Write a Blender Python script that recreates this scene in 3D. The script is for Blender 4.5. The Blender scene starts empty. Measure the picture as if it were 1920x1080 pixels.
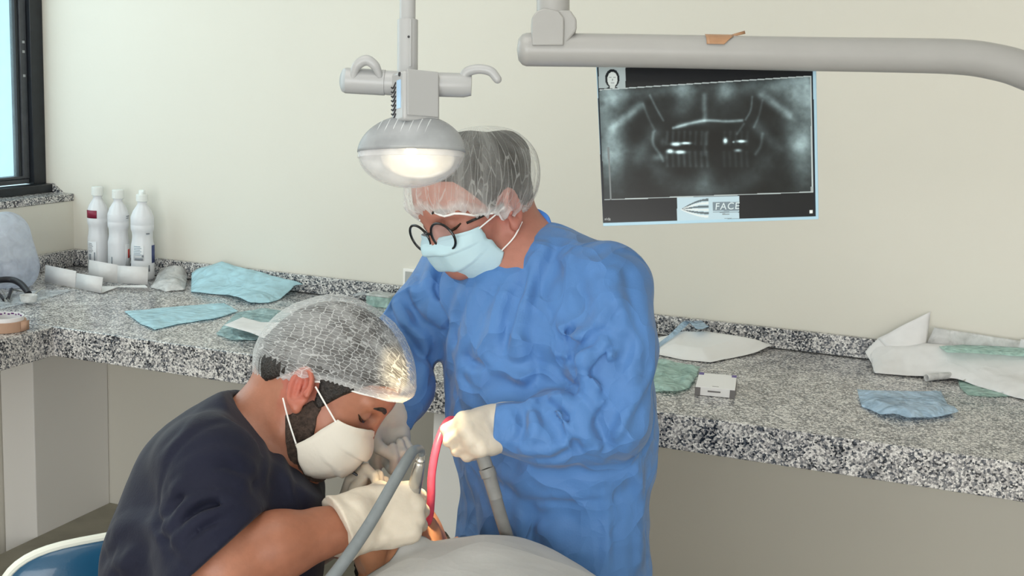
import bpy, bmesh, math, random
import numpy as np
from mathutils import Matrix, Vector
S = bpy.context.scene
COL = S.collection
PI = math.pi
rd = math.radians

# ------------------------------------------------------------------ camera
FPX = 2300.0
CAM = np.array([0.0, -3.2, 1.59])
def _axes(p, y, r):
    f = np.array([math.sin(y)*math.cos(p), math.cos(y)*math.cos(p), math.sin(p)])
    rt = np.array([math.cos(y), -math.sin(y), 0.0]); up = np.cross(rt, f)
    return rt*math.cos(r)+up*math.sin(r), -rt*math.sin(r)+up*math.cos(r), f
CR, CU, CF = _axes(rd(-10.1), rd(-20.6), rd(2.48))
cd = bpy.data.cameras.new('camera'); cam = bpy.data.objects.new('camera', cd); COL.objects.link(cam)
cd.sensor_width = 36.0; cd.lens = FPX/1920*36.0; cd.clip_start = 0.05
cam.matrix_world = Matrix(((CR[0], CU[0], -CF[0], CAM[0]), (CR[1], CU[1], -CF[1], CAM[1]), (CR[2], CU[2], -CF[2], CAM[2]), (0, 0, 0, 1)))
S.camera = cam
def ray(x, y): return CF + CR*(x-960)/FPX - CU*(y-540)/FPX
def P(x, y, d): return CAM + d*ray(x, y)
def on(ax, v, x, y):
    r = ray(x, y); return CAM + r*(v-CAM[ax])/r[ax]
def V(r, u, t): return CR*r + CU*u - CF*t        # direction from right / up / towards the viewer
CT = 0.9                                            # worktop height

# ------------------------------------------------------------------ light
S.view_settings.view_transform = 'Standard'
try: S.view_settings.look = 'None'
except Exception: pass
S.view_settings.exposure = 0.0
S.view_settings.gamma = 1.0
S.view_settings.use_curve_mapping = False
w = bpy.data.worlds.new('sky'); S.world = w; w.use_nodes = True
nt = w.node_tree; nt.nodes.clear()
_o = nt.nodes.new('ShaderNodeOutputWorld'); _b = nt.nodes.new('ShaderNodeBackground')
_b.inputs[0].default_value = (0.62, 0.88, 0.97, 1); _b.inputs[1].default_value = 1.4
nt.links.new(_b.outputs[0], _o.inputs[0])
def area(name, loc, target, sx, sy, power, color):
    l = bpy.data.lights.new(name, 'AREA'); l.shape = 'RECTANGLE'; l.size = sx; l.size_y = sy; l.energy = power; l.color = color
    o = bpy.data.objects.new(name, l); COL.objects.link(o); o.location = loc
    o.rotation_euler = (Vector(target)-Vector(loc)).to_track_quat('-Z', 'Y').to_euler()
    return o
area('window_daylight', (-3.02, -1.38, 1.9), (0, -1.4, 1.2), 2.2, 1.5, 26, (1.0, 0.86, 0.74))
area('rear_window_daylight', (0.0, -5.3, 1.40), (-0.2, 0, 0.8), 3.4, 1.9, 98, (1.0, 0.965, 0.93))
area('doorway_daylight', (2.24, -2.6, 1.0), (0.2, 0, 0.5), 1.0, 1.7, 11, (1.0, 0.95, 0.90))
area('ceiling_panel_light', (-1.0, -2.2, 2.84), (-1.0, -2.2, 0), 1.2, 1.2, 12, (1.0, 0.97, 0.90))

# ------------------------------------------------------------------ materials
def mat(name, color, rough=0.6, metal=0.0, noise=0.0, nscale=20.0, bump=0.0, bscale=60.0, trans=0.0, spec=0.5,
        alpha=1.0, sheen=0.0, sss=0.0, coat=0.0, attr=None, ior=1.45, detail=4.0, transl=0.0, crinkle=None):
    m = bpy.data.materials.new(name); m.use_nodes = True; t = m.node_tree; N = t.nodes; L = t.links
    b = N['Principled BSDF']; out = N['Material Output']
    c = tuple(color)+(1,) if len(color) == 3 else color
    b.inputs['Base Color'].default_value = c; b.inputs['Roughness'].default_value = rough
    b.inputs['Metallic'].default_value = metal; b.inputs['Specular IOR Level'].default_value = spec
    b.inputs['Transmission Weight'].default_value = trans; b.inputs['Alpha'].default_value = alpha
    b.inputs['IOR'].default_value = ior
    if sheen: b.inputs['Sheen Weight'].default_value = sheen
    if coat: b.inputs['Coat Weight'].default_value = coat
    if sss:
        b.inputs['Subsurface Weight'].default_value = sss; b.inputs['Subsurface Radius'].default_value = (0.012, 0.005, 0.003)
        b.inputs['Subsurface Scale'].default_value = 0.6
    tc = N.new('ShaderNodeTexCoord')
    src = None
    if attr:
        a = N.new('ShaderNodeAttribute'); a.attribute_name = attr; src = a.outputs['Color']
    if noise:
        n = N.new('ShaderNodeTexNoise'); n.inputs['Scale'].default_value = nscale; n.inputs['Detail'].default_value = detail
        L.new(tc.outputs['Object'], n.inputs['Vector'])
        mr = N.new('ShaderNodeMapRange'); mr.inputs['To Min'].default_value = 1-noise; mr.inputs['To Max'].default_value = 1+noise
        mr.inputs['From Min'].default_value = 0.3; mr.inputs['From Max'].default_value = 0.7
        L.new(n.outputs['Fac'], mr.inputs['Value'])
        mx = N.new('ShaderNodeMix'); mx.data_type = 'RGBA'; mx.blend_type = 'MULTIPLY'; mx.inputs['Factor'].default_value = 1
        mx.inputs['A'].default_value = c
        if src: L.new(src, mx.inputs['A'])
        L.new(mr.outputs['Result'], mx.inputs['B']); src = mx.outputs['Result']
    if src: L.new(src, b.inputs['Base Color'])
    if bump:
        n2 = N.new('ShaderNodeTexNoise'); n2.inputs['Scale'].default_value = bscale; n2.inputs['Detail'].default_value = 3
        L.new(tc.outputs['Object'], n2.inputs['Vector'])
        bp = N.new('ShaderNodeBump'); bp.inputs['Strength'].default_value = bump; bp.inputs['Distance'].default_value = 0.004
        L.new(n2.outputs['Fac'], bp.inputs['Height']); L.new(bp.outputs['Normal'], b.inputs['Normal'])
    if crinkle:
        st, sc_ = crinkle; last = None
        wn = N.new('ShaderNodeTexNoise'); wn.inputs['Scale'].default_value = sc_*.6; L.new(tc.outputs['Object'], wn.inputs['Vector'])
        mxv = N.new('ShaderNodeMix'); mxv.data_type = 'VECTOR'; mxv.inputs['Factor'].default_value = .12
        L.new(tc.outputs['Object'], mxv.inputs[4]); L.new(wn.outputs['Color'], mxv.inputs[5])
        for k, (s2, w2) in enumerate(((1.0, 1.0), (2.3, .45))):
            vo = N.new('ShaderNodeTexVoronoi'); vo.inputs['Scale'].default_value = sc_*s2; L.new(mxv.outputs[1], vo.inputs['Vector'])
            bp2 = N.new('ShaderNodeBump'); bp2.inputs['Strength'].default_value = st*w2; bp2.inputs['Distance'].default_value = .5/sc_/s2
            L.new(vo.outputs['Distance'], bp2.inputs['Height'])
            if last is not None: L.new(last.outputs['Normal'], bp2.inputs['Normal'])
            elif bump: L.new(bp.outputs['Normal'], bp2.inputs['Normal'])
            last = bp2
        L.new(last.outputs['Normal'], b.inputs['Normal'])
    if transl:
        tr = N.new('ShaderNodeBsdfTranslucent'); tr.inputs['Color'].default_value = c
        if src: L.new(src, tr.inputs['Color'])
        ms = N.new('ShaderNodeMixShader'); ms.inputs[0].default_value = transl
        L.new(b.outputs[0], ms.inputs[1]); L.new(tr.outputs[0], ms.inputs[2]); L.new(ms.outputs[0], out.inputs[0])
    return m
def film_mat(name, color, opacity, rough=0.25, streak=0.0, bump=0.3, bscale=45.0, transl=0.3, crinkle=None):
    """thin see-through film: transparent mixed with a glossy sheet"""
    m = mat(name, color, rough=rough, bump=bump, bscale=bscale, noise=0.12, nscale=30, transl=transl, crinkle=crinkle)
    t = m.node_tree; N = t.nodes; L = t.links; out = N['Material Output']
    srcs = out.inputs[0].links[0].from_socket
    tp = N.new('ShaderNodeBsdfTransparent'); ms = N.new('ShaderNodeMixShader'); ms.inputs[0].default_value = opacity
    tp.inputs[0].default_value = tuple(0.6+0.4*c for c in color)+(1,)
    if streak:
        tc = N.new('ShaderNodeTexCoord'); n = N.new('ShaderNodeTexNoise'); n.inputs['Scale'].default_value = 26; n.inputs['Detail'].default_value = 5
        n.inputs['Distortion'].default_value = 1.4
        L.new(tc.outputs['Object'], n.inputs['Vector'])
        mr = N.new('ShaderNodeMapRange'); mr.inputs['From Min'].default_value = 0.35; mr.inputs['From Max'].default_value = 0.65
        mr.inputs['To Min'].default_value = max(0, opacity-streak); mr.inputs['To Max'].default_value = min(1, opacity+streak)
        L.new(n.outputs['Fac'], mr.inputs['Value']); L.new(mr.outputs['Result'], ms.inputs[0])
    L.new(tp.outputs[0], ms.inputs[1]); L.new(srcs, ms.inputs[2]); L.new(ms.outputs[0], out.inputs[0])
    return m

# ------------------------------------------------------------------ objects
def link(o, parent=None):
    COL.objects.link(o)
    if parent is not None: o.parent = parent
    return o
def wloc(o):
    l = np.array(o.location)
    while o.parent is not None:
        o = o.parent; l = l + np.array(o.location)
    return l
def mk(name, v, f, m, parent=None, smooth=True, col=None, uv=None, flat_angle=None, origin=None):
    """world-space vertices -> ONE mesh object (stored relative to its own / its parent's origin)"""
    v = np.asarray(v, float)
    if parent is not None: base = wloc(parent)
    elif origin is not None: base = np.asarray(origin, float)
    else:
        base = (v.min(0)+v.max(0))/2; base[2] = v[:, 2].min()
    me = bpy.data.meshes.new(name)
    vv = (v-base).astype(np.float32)
    if isinstance(f, np.ndarray):
        n, k = f.shape
        me.vertices.add(len(vv)); me.vertices.foreach_set('co', vv.ravel())
        me.loops.add(n*k); me.loops.foreach_set('vertex_index', f.astype(np.int32).ravel())
        me.polygons.add(n); me.polygons.foreach_set('loop_start', np.arange(0, n*k, k, dtype=np.int32))
        me.update(calc_edges=True); me.validate()
    else:
        me.from_pydata(vv.tolist(), [], [list(q) for q in f]); me.update()
    if smooth and len(me.polygons): me.polygons.foreach_set('use_smooth', np.ones(len(me.polygons), bool))
    if col is not None:
        a = me.color_attributes.new('Col', 'FLOAT_COLOR', 'POINT')
        c4 = np.ones((len(vv), 4), np.float32); c4[:, :3] = col; a.data.foreach_set('color', c4.ravel())
    if uv is not None:
        a = me.attributes.new('net', 'FLOAT_VECTOR', 'POINT'); a.data.foreach_set('vector', np.asarray(uv, np.float32).ravel())
    if m is not None: me.materials.append(m)
    o = bpy.data.objects.new(name, me); link(o, parent)
    if parent is None: o.location = base.tolist()
    if flat_angle: 
        try: me.set_sharp_from_angle(angle=rd(flat_angle))
        except Exception: pass
    return o
def tag(o, label=None, cat=None, group=None, kind=None):
    if label: o['label'] = label
    if cat: o['category'] = cat
    if group: o['group'] = group
    if kind: o['kind'] = kind
    return o
def empty(name, loc, label=None, cat=None, group=None):
    o = bpy.data.objects.new(name, None); COL.objects.link(o); o.location = [float(x) for x in loc]; o.empty_display_size = 0.05
    return tag(o, label, cat, group)

class MB:
    """collects geometry for one mesh"""
    def __init__(s): s.v = []; s.f = []
    def add(s, v, f):
        n = len(s.v); s.v += [tuple(map(float, q)) for q in v]; s.f += [tuple(n+i for i in q) for q in f]; return s
    def box(s, lo, hi):
        x0, y0, z0 = lo; x1, y1, z1 = hi
        return s.add([(x0,y0,z0),(x1,y0,z0),(x1,y1,z0),(x0,y1,z0),(x0,y0,z1),(x1,y0,z1),(x1,y1,z1),(x0,y1,z1)],
                     [(0,3,2,1),(4,5,6,7),(0,1,5,4),(1,2,6,5),(2,3,7,6),(3,0,4,7)])
    def obox(s, c, ax, ay, az):
        c = np.asarray(c, float); q = []
        for k in (-1, 1):
            for (i, j) in ((-1,-1),(1,-1),(1,1),(-1,1)): q.append(c+i*np.asarray(ax)+j*np.asarray(ay)+k*np.asarray(az))
        return s.add(q, [(0,3,2,1),(4,5,6,7),(0,1,5,4),(1,2,6,5),(2,3,7,6),(3,0,4,7)])
    def tube(s, pts, r, n=16, caps=True, flat=None):
        v, f = tube_geo(pts, r, n, caps, flat); return s.add(v, f)
    def lathe(s, c, axis, prof, n=32, xdir=None):
        v, f = lathe_geo(c, axis, prof, n, xdir); return s.add(v, f)
    def build(s, name, m, parent=None, bevel=0.0, seg=2, smooth=True, angle=35, origin=None):
        o = mk(name, s.v, s.f, m, parent, smooth=smooth, origin=origin)
        if bevel:
            b = o.modifiers.new('bevel', 'BEVEL'); b.width = bevel; b.segments = seg; b.limit_method = 'ANGLE'; b.angle_limit = rd(30)
        if smooth:
            try: o.data.set_sharp_from_angle(angle=rd(angle))
            except Exception: pass
        return o
def unit(a):
    a = np.asarray(a, float); return a/np.linalg.norm(a)
def frame(axis, xdir=None):
    z = unit(axis)
    h = np.asarray(xdir, float) if xdir is not None else (np.array([1.0, 0, 0]) if abs(z[0]) < .8 else np.array([0, 1.0, 0]))
    x = unit(h-z*np.dot(h, z)); return x, np.cross(z, x), z
def spline(pts, n=8):
    """Catmull-Rom through the points"""
    p = np.asarray(pts, float); p = np.vstack([2*p[0]-p[1], p, 2*p[-1]-p[-2]]); out = []
    for i in range(1, len(p)-2):
        for t in np.linspace(0, 1, n, endpoint=False):
            out.append(.5*((2*p[i])+(-p[i-1]+p[i+1])*t+(2*p[i-1]-5*p[i]+4*p[i+1]-p[i+2])*t*t+(-p[i-1]+3*p[i]-3*p[i+1]+p[i+2])*t**3))
    out.append(p[-2]); return np.array(out)
def tube_geo(pts, r, n=16, caps=True, flat=None):
    pts = np.asarray(pts, float); m = len(pts); r = np.broadcast_to(np.asarray(r, float), (m,))
    T = np.gradient(pts, axis=0); T /= np.linalg.norm(T, axis=1)[:, None]+1e-12
    x, y, _ = frame(T[0]); v = []
    for i in range(m):
        x = unit(x-T[i]*np.dot(x, T[i])); y = np.cross(T[i], x)
        for k in range(n):
            a = 2*PI*k/n; v.append(pts[i]+r[i]*(math.cos(a)*x+math.sin(a)*y))
    f = [(i*n+k, i*n+(k+1) % n, (i+1)*n+(k+1) % n, (i+1)*n+k) for i in range(m-1) for k in range(n)]
    if caps: f += [tuple(range(n-1, -1, -1)), tuple((m-1)*n+k for k in range(n))]
    return v, f
def lathe_geo(c, axis, prof, n=32, xdir=None):
    x, y, z = frame(axis, xdir); c = np.asarray(c, float); v = []; f = []; m = len(prof)
    for r, h in prof:
        for k in range(n):
            a = 2*PI*k/n; v.append(c+z*h+(x*math.cos(a)+y*math.sin(a))*max(r, 1e-5))
    for i in range(m-1):
        for k in range(n): f.append((i*n+k, i*n+(k+1) % n, (i+1)*n+(k+1) % n, (i+1)*n+k))
    f.append(tuple(range(n-1, -1, -1))); f.append(tuple((m-1)*n+k for k in range(n)))
    return v, f

# ------------------------------------------------------------------ noise
def _h3(i, j, k):
    n = (i*374761393+j*668265263+k*1274126177) & 0xffffffff
    n = ((n ^ (n >> 13))*1103515245) & 0xffffffff
    return ((n ^ (n >> 16)) & 0xffff)/65535.0
def vnoise(p):
    p = np.asarray(p, float); i = np.floor(p).astype(np.int64); f = p-i; f = f*f*(3-2*f); r = 0
    for dx in (0, 1):
        for dy in (0, 1):
            for dz in (0, 1):
                wgt = (f[..., 0] if dx else 1-f[..., 0])*(f[..., 1] if dy else 1-f[..., 1])*(f[..., 2] if dz else 1-f[..., 2])
                r = r+wgt*_h3(i[..., 0]+dx, i[..., 1]+dy, i[..., 2]+dz)
    return r
def fbm(p, o=3):
    a = .5; r = 0
    for k in range(o): r = r+a*(vnoise(p*(2.03**k)+17.3*k)-.5); a *= .5
    return r
def ridged(p, o=3):
    a = .5; r = 0
    for k in range(o): r = r+a*(1-np.abs(2*vnoise(p*(2.03**k)+9.1*k)-1)*2); a *= .5
    return r
def crumple(p, seed=0, n=7, f0=18.0):
    """sum of triangle waves in random directions: flat facets meeting in sharp creases, like stiff paper"""
    R = np.random.RandomState(seed); r = 0
    for k in range(n):
        d = R.normal(size=3); d /= np.linalg.norm(d); fr = f0*(.5+R.rand()*1.1)
        q = p@d*fr+R.rand()*6+1.2*vnoise(p*f0*.25+k*7.7)
        r = r+(np.abs((q % 2)-1)-.5)/(.6+fr/f0)
    return r/n

# ------------------------------------------------------------------ signed-distance bodies
def smin(a, b, k):
    if k <= 0: return np.minimum(a, b)
    h = np.clip(.5+.5*(b-a)/k, 0, 1); return b+(a-b)*h-k*h*(1-h)
def smax(a, b, k): return -smin(-a, -b, k)
def cap(a, b, ra, rb=None, n=None, s=1.0):
    a = np.asarray(a, float); b = np.asarray(b, float); ba = b-a; L2 = max(float(ba@ba), 1e-12); rb = ra if rb is None else rb
    nn = None if n is None else unit(n)
    def f(p):
        q = p-a; h = np.clip((q@ba)/L2, 0, 1); q = q-h[:, None]*ba
        if nn is not None:
            q = q+(q@nn)[:, None]*(1/s-1)*nn
        return (np.sqrt((q*q).sum(1))-(ra+(rb-ra)*h))*(min(1, s) if nn is not None else 1)
    f.c = (a+b)/2; f.r = math.sqrt(L2)/2+max(ra, rb)*max(1, s); return f
def ell(c, r, R=None):
    c = np.asarray(c, float); r = np.asarray(r, float); R = np.eye(3) if R is None else np.asarray(R, float)  # columns = axes
    def f(p):
        q = (p-c)@R; k0 = np.sqrt(((q/r)**2).sum(1)); k1 = np.sqrt(((q/(r*r))**2).sum(1))+1e-9
        return k0*(k0-1)/k1
    f.c = c; f.r = float(r.max()); return f
def rbox(c, hsz, R, rr):
    c = np.asarray(c, float); hsz = np.asarray(hsz, float)-rr; R = np.asarray(R, float)
    def f(p):
        q = np.abs((p-c)@R)-hsz; return np.sqrt((np.maximum(q, 0)**2).sum(1))+np.minimum(q.max(1), 0)-rr
    f.c = c; f.r = float(np.linalg.norm(hsz+rr)); return f
def halfspace(pt, n):
    pt = np.asarray(pt, float); n = unit(n); return lambda p: (p-pt)@n
class Body:
    def __init__(s): s.ops = []; s.disp = None
    def u(s, fn, k=.02): s.ops.append(('u', fn, k)); return s
    def sub(s, fn, k=.006): s.ops.append(('s', fn, k)); return s
    def clip(s, fn, k=.002): s.ops.append(('c', fn, k)); return s
    def path(s, pts, rs, k=.02, n=None, sc=1.0):
        for i in range(len(pts)-1): s.u(cap(pts[i], pts[i+1], rs[i], rs[i+1], n, sc), k)
        return s
    def __call__(s, p):
        d = None
        for op, fn, k in s.ops:
            if d is None: d = fn(p); continue
            if op == 'u' and hasattr(fn, 'c'):            # only where it can matter
                m = ((p-fn.c)**2).sum(1) < (fn.r+k+.12)**2
                if not m.any(): continue
                if m.all(): d = smin(d, fn(p), k)
                else:
                    d2 = d.copy(); d2[m] = smin(d[m], fn(p[m]), k)
                    nm = ~m; far = np.sqrt(((p[nm]-fn.c)**2).sum(1))-fn.r
                    d2[nm] = np.minimum(d[nm], far); d = d2
            elif op == 'u': d = smin(d, fn(p), k)
            elif op == 's': d = smax(d, -fn(p), k)
            else: d = smax(d, fn(p), k)
        if s.disp is not None: d = d+s.disp(p)
        return d
def surf(f, lo, hi, h, margin=1.5):
    """sparse surface nets"""
    lo = np.asarray(lo, float); hi = np.asarray(hi, float); L = 3; sz = h*2**L
    n = np.ceil((hi-lo)/sz).astype(int)
    idx = np.stack(np.meshgrid(*[np.arange(k) for k in n], indexing='ij'), -1).reshape(-1, 3)
    off8 = np.array([(i, j, k) for i in (0, 1) for j in (0, 1) for k in (0, 1)])
    for lv in range(L):
        d = f(lo+(idx+.5)*sz); idx = idx[np.abs(d) < sz*.87*margin+.004]
        idx = (idx[:, None, :]*2+off8[None]).reshape(-1, 3); sz /= 2
    M = 1 << 20
    key = lambda q: (q[..., 0]*M+q[..., 1])*M+q[..., 2]
    corners = idx[:, None, :]+off8[None]
    ck = key(corners).reshape(-1)
    uk, first, inv = np.unique(ck, return_index=True, return_inverse=True)
    pts = corners.reshape(-1, 3)[first]
    d = np.concatenate([f(lo+pts[i:i+200000]*h) for i in range(0, len(pts), 200000)])
    dc = d[inv].reshape(-1, 8)
    act = (dc.min(1) < 0) & (dc.max(1) >= 0)
    idx = idx[act]; dc = dc[act]
    o = np.argsort(key(idx)); idx = idx[o]; dc = dc[o]; ks = key(idx)
    acc = np.zeros((len(idx), 3)); cnt = np.zeros(len(idx))
    for a in range(8):
        for ax in range(3):
            if off8[a][ax]: continue
            b = a+(4, 2, 1)[ax]
            da, db = dc[:, a], dc[:, b]; m = (da < 0) != (db < 0)
            t = da[m]/(da[m]-db[m]); q = np.repeat(off8[a][None].astype(float), m.sum(), 0); q[:, ax] += t
            acc[m] += q; cnt[m] += 1
    v = lo+(idx+acc/cnt[:, None])*h
    faces = []
    for ax in range(3):
        b = (4, 2, 1)[ax]; da, db = dc[:, 0], dc[:, b]; m = np.nonzero((da < 0) != (db < 0))[0]
        e1 = np.zeros(3, int); e2 = np.zeros(3, int); e1[(ax+1) % 3] = 1; e2[(ax+2) % 3] = 1
        qs = []; ok = np.ones(len(m), bool)
        for e in (0*e1, e1, e1+e2, e2):
            kk = key(idx[m]-e); j = np.clip(np.searchsorted(ks, kk), 0, len(ks)-1); ok &= ks[j] == kk; qs.append(j)
        q = np.stack(qs, 1)[ok]; flip = da[m][ok] >= 0
        q[flip] = q[flip][:, ::-1]
        faces.append(q)
    return v, np.concatenate(faces)
def smooth_mesh(v, f, it=1, lam=.5):
    e = np.concatenate([f[:, [0, 1]], f[:, [1, 2]], f[:, [2, 3]], f[:, [3, 0]]])
    for _ in range(it):
        acc = np.zeros_like(v); c = np.zeros(len(v))
        for a, b in ((0, 1), (1, 0)):
            for k in range(3): acc[:, k] += np.bincount(e[:, a], v[e[:, b], k], len(v))
            c += np.bincount(e[:, a], minlength=len(v))
        v = v*(1-lam)+lam*acc/c[:, None]
    return v
# ------------------------------------------------------------------ room
XL, XR, YF, ZC = -2.736, 2.3, -5.6, 2.9
M = {}
M['wall'] = mat('wall_paint', (0.70, 0.675, 0.605), rough=.75, noise=.025, nscale=1.4, bump=.06, bscale=90)
M['ceiling'] = mat('ceiling_paint', (0.8, 0.79, 0.75), rough=.9)
M['white_paint'] = mat('white_paint', (0.86, 0.84, 0.81), rough=.6, bump=.05, bscale=60)
M['floor'] = mat('floor_tile', (0.60, 0.57, 0.52), rough=.4, noise=.1, nscale=6)
M['plinth'] = mat('plinth_stone', (0.36, 0.34, 0.27), rough=.6, noise=.12, nscale=9)
M['black_alu'] = mat('black_aluminium', (0.012, 0.015, 0.02), rough=.35, spec=.5, noise=.2, nscale=40)
M['grey_alu'] = mat('grey_aluminium', (0.06, 0.065, 0.075), rough=.4, noise=.2, nscale=30)
def granite(name, k=1.0):
    m = bpy.data.materials.new(name); m.use_nodes = True; t = m.node_tree; N = t.nodes; L = t.links; b = N['Principled BSDF']
    tc = N.new('ShaderNodeTexCoord')
    v1 = N.new('ShaderNodeTexVoronoi'); v1.inputs['Scale'].default_value = 250
    v2 = N.new('ShaderNodeTexVoronoi'); v2.inputs['Scale'].default_value = 360
    n1 = N.new('ShaderNodeTexNoise'); n1.inputs['Scale'].default_value = 26; n1.inputs['Detail'].default_value = 3
    for q in (v1, v2, n1): L.new(tc.outputs['Object'], q.inputs['Vector'])
    sp = N.new('ShaderNodeSeparateColor'); L.new(v1.outputs['Color'], sp.inputs[0])
    ad = N.new('ShaderNodeMath'); ad.operation = 'MULTIPLY_ADD'; ad.inputs[1].default_value = .75; L.new(n1.outputs['Fac'], ad.inputs[0]); 
    ms = N.new('ShaderNodeMath'); ms.operation = 'MULTIPLY'; ms.inputs[1].default_value = .8; L.new(sp.outputs[0], ms.inputs[0]); L.new(ms.outputs[0], ad.inputs[2])
    cr = N.new('ShaderNodeValToRGB'); cr.color_ramp.interpolation = 'CONSTANT'
    e = cr.color_ramp.elements; e[0].position = 0; e[0].color = (.016, .019, .026, 1); e[1].position = .44; e[1].color = (.075, .083, .10, 1)
    for p, c in ((.56, (.19, .19, .20)), (.69, (.31, .30, .30)), (.84, (.50, .48, .47)), (.98, (.66, .64, .62))):
        q = e.new(p); q.color = c+(1,)
    L.new(ad.outputs[0], cr.inputs[0])
    sp2 = N.new('ShaderNodeSeparateColor'); L.new(v2.outputs['Color'], sp2.inputs[0])
    mr = N.new('ShaderNodeMapRange'); mr.inputs['To Min'].default_value = .62; mr.inputs['To Max'].default_value = 1.3; L.new(sp2.outputs[1], mr.inputs['Value'])
    mx = N.new('ShaderNodeMix'); mx.data_type = 'RGBA'; mx.blend_type = 'MULTIPLY'; mx.inputs['Factor'].default_value = 1
    L.new(cr.outputs[0], mx.inputs['A']); L.new(mr.outputs[0], mx.inputs['B']); L.new(mx.outputs['Result'], b.inputs['Base Color'])
    b.inputs['Roughness'].default_value = .2; b.inputs['Specular IOR Level'].default_value = .62
    return m
M['granite'] = granite('grey_granite')
def struct(name, mb, m, bevel=0.0, parent=None): 
    o = mb.build(name, m, parent, bevel=bevel, smooth=bool(bevel))
    if parent is None: o['kind'] = 'structure'
    return o
struct('floor', MB().box((XL-.4, YF-.2, -.1), (XR+.2, .2, 0)), M['floor'])
struct('ceiling', MB().box((XL-.4, YF-.2, ZC), (XR+.2, .2, ZC+.1)), M['ceiling'])
struct('wall_back', MB().box((XL-.145, 0, 0), (XR+.2, .2, ZC)), M['wall'])
struct('wall_right', MB().box((XR, YF, 0), (XR+.2, 0, ZC)), M['wall'])
# wall behind the camera has its own wide window opening
struct('wall_front', MB().box((XL-.3, YF-.2, 0), (XR+.2, YF, .9)).box((XL-.3, YF-.2, 2.6), (XR+.2, YF, ZC)).box((XL-.3, YF-.2, .9), (-2.2, YF, 2.6)).box((1.2, YF-.2, .9), (XR+.2, YF, 2.6)), M['wall'])
SILL = 1.112
WY0, WY1, WZ = -2.3, 0.0, 2.66
struct('wall_left', MB().box((XL-.3, YF, 0), (XL, 0, SILL-.002)).box((XL-.3, YF, WZ), (XL, 0, ZC)).box((XL-.3, YF, SILL-.002), (XL, WY0, WZ)), M['wall'])
# left window: black aluminium frame close to the corner
XW = -2.846
win = empty('window_1', (XW-.03, -1.15, SILL+.02)); win['kind'] = 'structure'
def part(name, mb, m, parent, bevel=0.0, **k): return mb.build(name, m, parent, bevel=bevel, **k)
sx = XW-.02
part('window_sill', MB().box((XL-.14, WY0, SILL-.001), (XL+.004, -.0005, SILL+.0215)), M['granite'], win, .0015)
part('side_sill_trim', MB().add([(XL-.075, -.012, SILL+.0215), (XL-.035, -.012, SILL+.0215), (XL-.075, -.012, SILL+.05), (XL-.075, -.0005, SILL+.0215), (XL-.035, -.0005, SILL+.0215), (XL-.075, -.0005, SILL+.05)],
     [(0,1,2),(3,5,4),(0,3,4,1),(1,4,5,2),(0,2,5,3)]), M['granite'], win, smooth=False)
part('bottom_rail', MB().box((XL-.12, WY0, SILL+.021), (XL-.072, .0-.001, SILL+.048)), M['black_alu'], win, .002)
part('inner_rail', MB().box((XW-.05, WY0, SILL+.05), (XW-.012, -.06, SILL+.064)), M['grey_alu'], win, .001)
part('jamb', MB().box((XW-.05, -.056, SILL+.047), (XW+.004, -.001, WZ-.01)), M['black_alu'], win, .002)
part('jamb', MB().box((XW-.05, WY0+.001, SILL+.047), (XW+.004, WY0+.05, WZ-.01)), M['black_alu'], win, .002)
part('top_rail', MB().box((XW-.05, WY0+.05, WZ-.05), (XW+.004, -.056, WZ-.005)), M['black_alu'], win, .002)
sash = part('sash', MB().box((XW-.045, -.084, SILL+.066), (XW-.012, -.057, WZ-.055)).box((XW-.045, -1.2, SILL+.066), (XW-.012, -1.16, WZ-.055))
     .box((XW-.045, -1.16, SILL+.066), (XW-.012, -.084, SILL+.074)).box((XW-.045, -1.16, WZ-.09), (XW-.012, -.084, WZ-.055)), M['grey_alu'], win, .0015)
part('glazing_bead', MB().box((XW-.04, -.098, SILL+.072), (XW-.018, -.084, WZ-.09)), M['black_alu'], win, .001)
for zz in (1.575, 1.605, 1.50): part('screw_plate', MB().box((XW-.0125, -.076, zz), (XW-.0105, -.066, zz+.008)), mat('worn_steel', (.5, .52, .55), rough=.35, metal=.8), win)
M['glass'] = film_mat('window_glass', (.72, .92, 1.0), .16, rough=.1, bump=0, transl=.4)
pane = part('pane', MB().box((XW-.031, -1.16, SILL+.07), (XW-.027, -.09, WZ-.08)), M['glass'], win, smooth=False)
part('pane', MB().box((XW-.045, WY0+.05, SILL+.064), (XW-.041, -1.2, WZ-.06)), M['glass'], win, smooth=False)
# ------------------------------------------------------------------ counter
ctr = empty('granite_counter', (-.9, -.4, 0), 'speckled grey granite L-shaped worktop running along the back and left walls', 'counter')
YC = -.768; XCL = -2.15; TH = .062
part('worktop', MB().box((XL+.002, YC, CT-.03), (XR-.002, -.003, CT)), M['granite'], ctr, .002)
part('worktop', MB().box((XL+.002, -3.6, CT-.03), (XCL, YC, CT)), M['granite'], ctr, .002)
part('front_edge', MB().box((XCL, YC-.003, CT-.076), (XR-.002, YC+.02, CT-.0005)), M['granite'], ctr, .002)
part('front_edge', MB().box((XCL-.02, -3.6, CT-.076), (XCL+.003, YC+.006, CT-.0004)), M['granite'], ctr, .002)
part('backsplash', MB().box((XL+.022, -.02, CT+.0003), (XR-.002, -.003, CT+.054)), M['granite'], ctr, .0015)
part('backsplash', MB().box((XL+.003, -3.6, CT+.0003), (XL+.022, -.003, CT+.054)), M['granite'], ctr, .0015)
M['seal'] = mat('black_sealant', (.03, .03, .03), rough=.6)
part('sealant_joint', MB().box((XL+.02, -.0225, CT), (XR-.003, -.019, CT+.003)), M['seal'], ctr)
struct('trim_1', MB().box((-2.608, -.62, 0), (XR-.002, -.002, .104)), M['plinth'], .002)     # raised step under the worktop
struct('partition_left', MB().box((XL+.002, -.342, 0), (-2.608, -.002, CT-.031)), M['white_paint'], .003)
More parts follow.
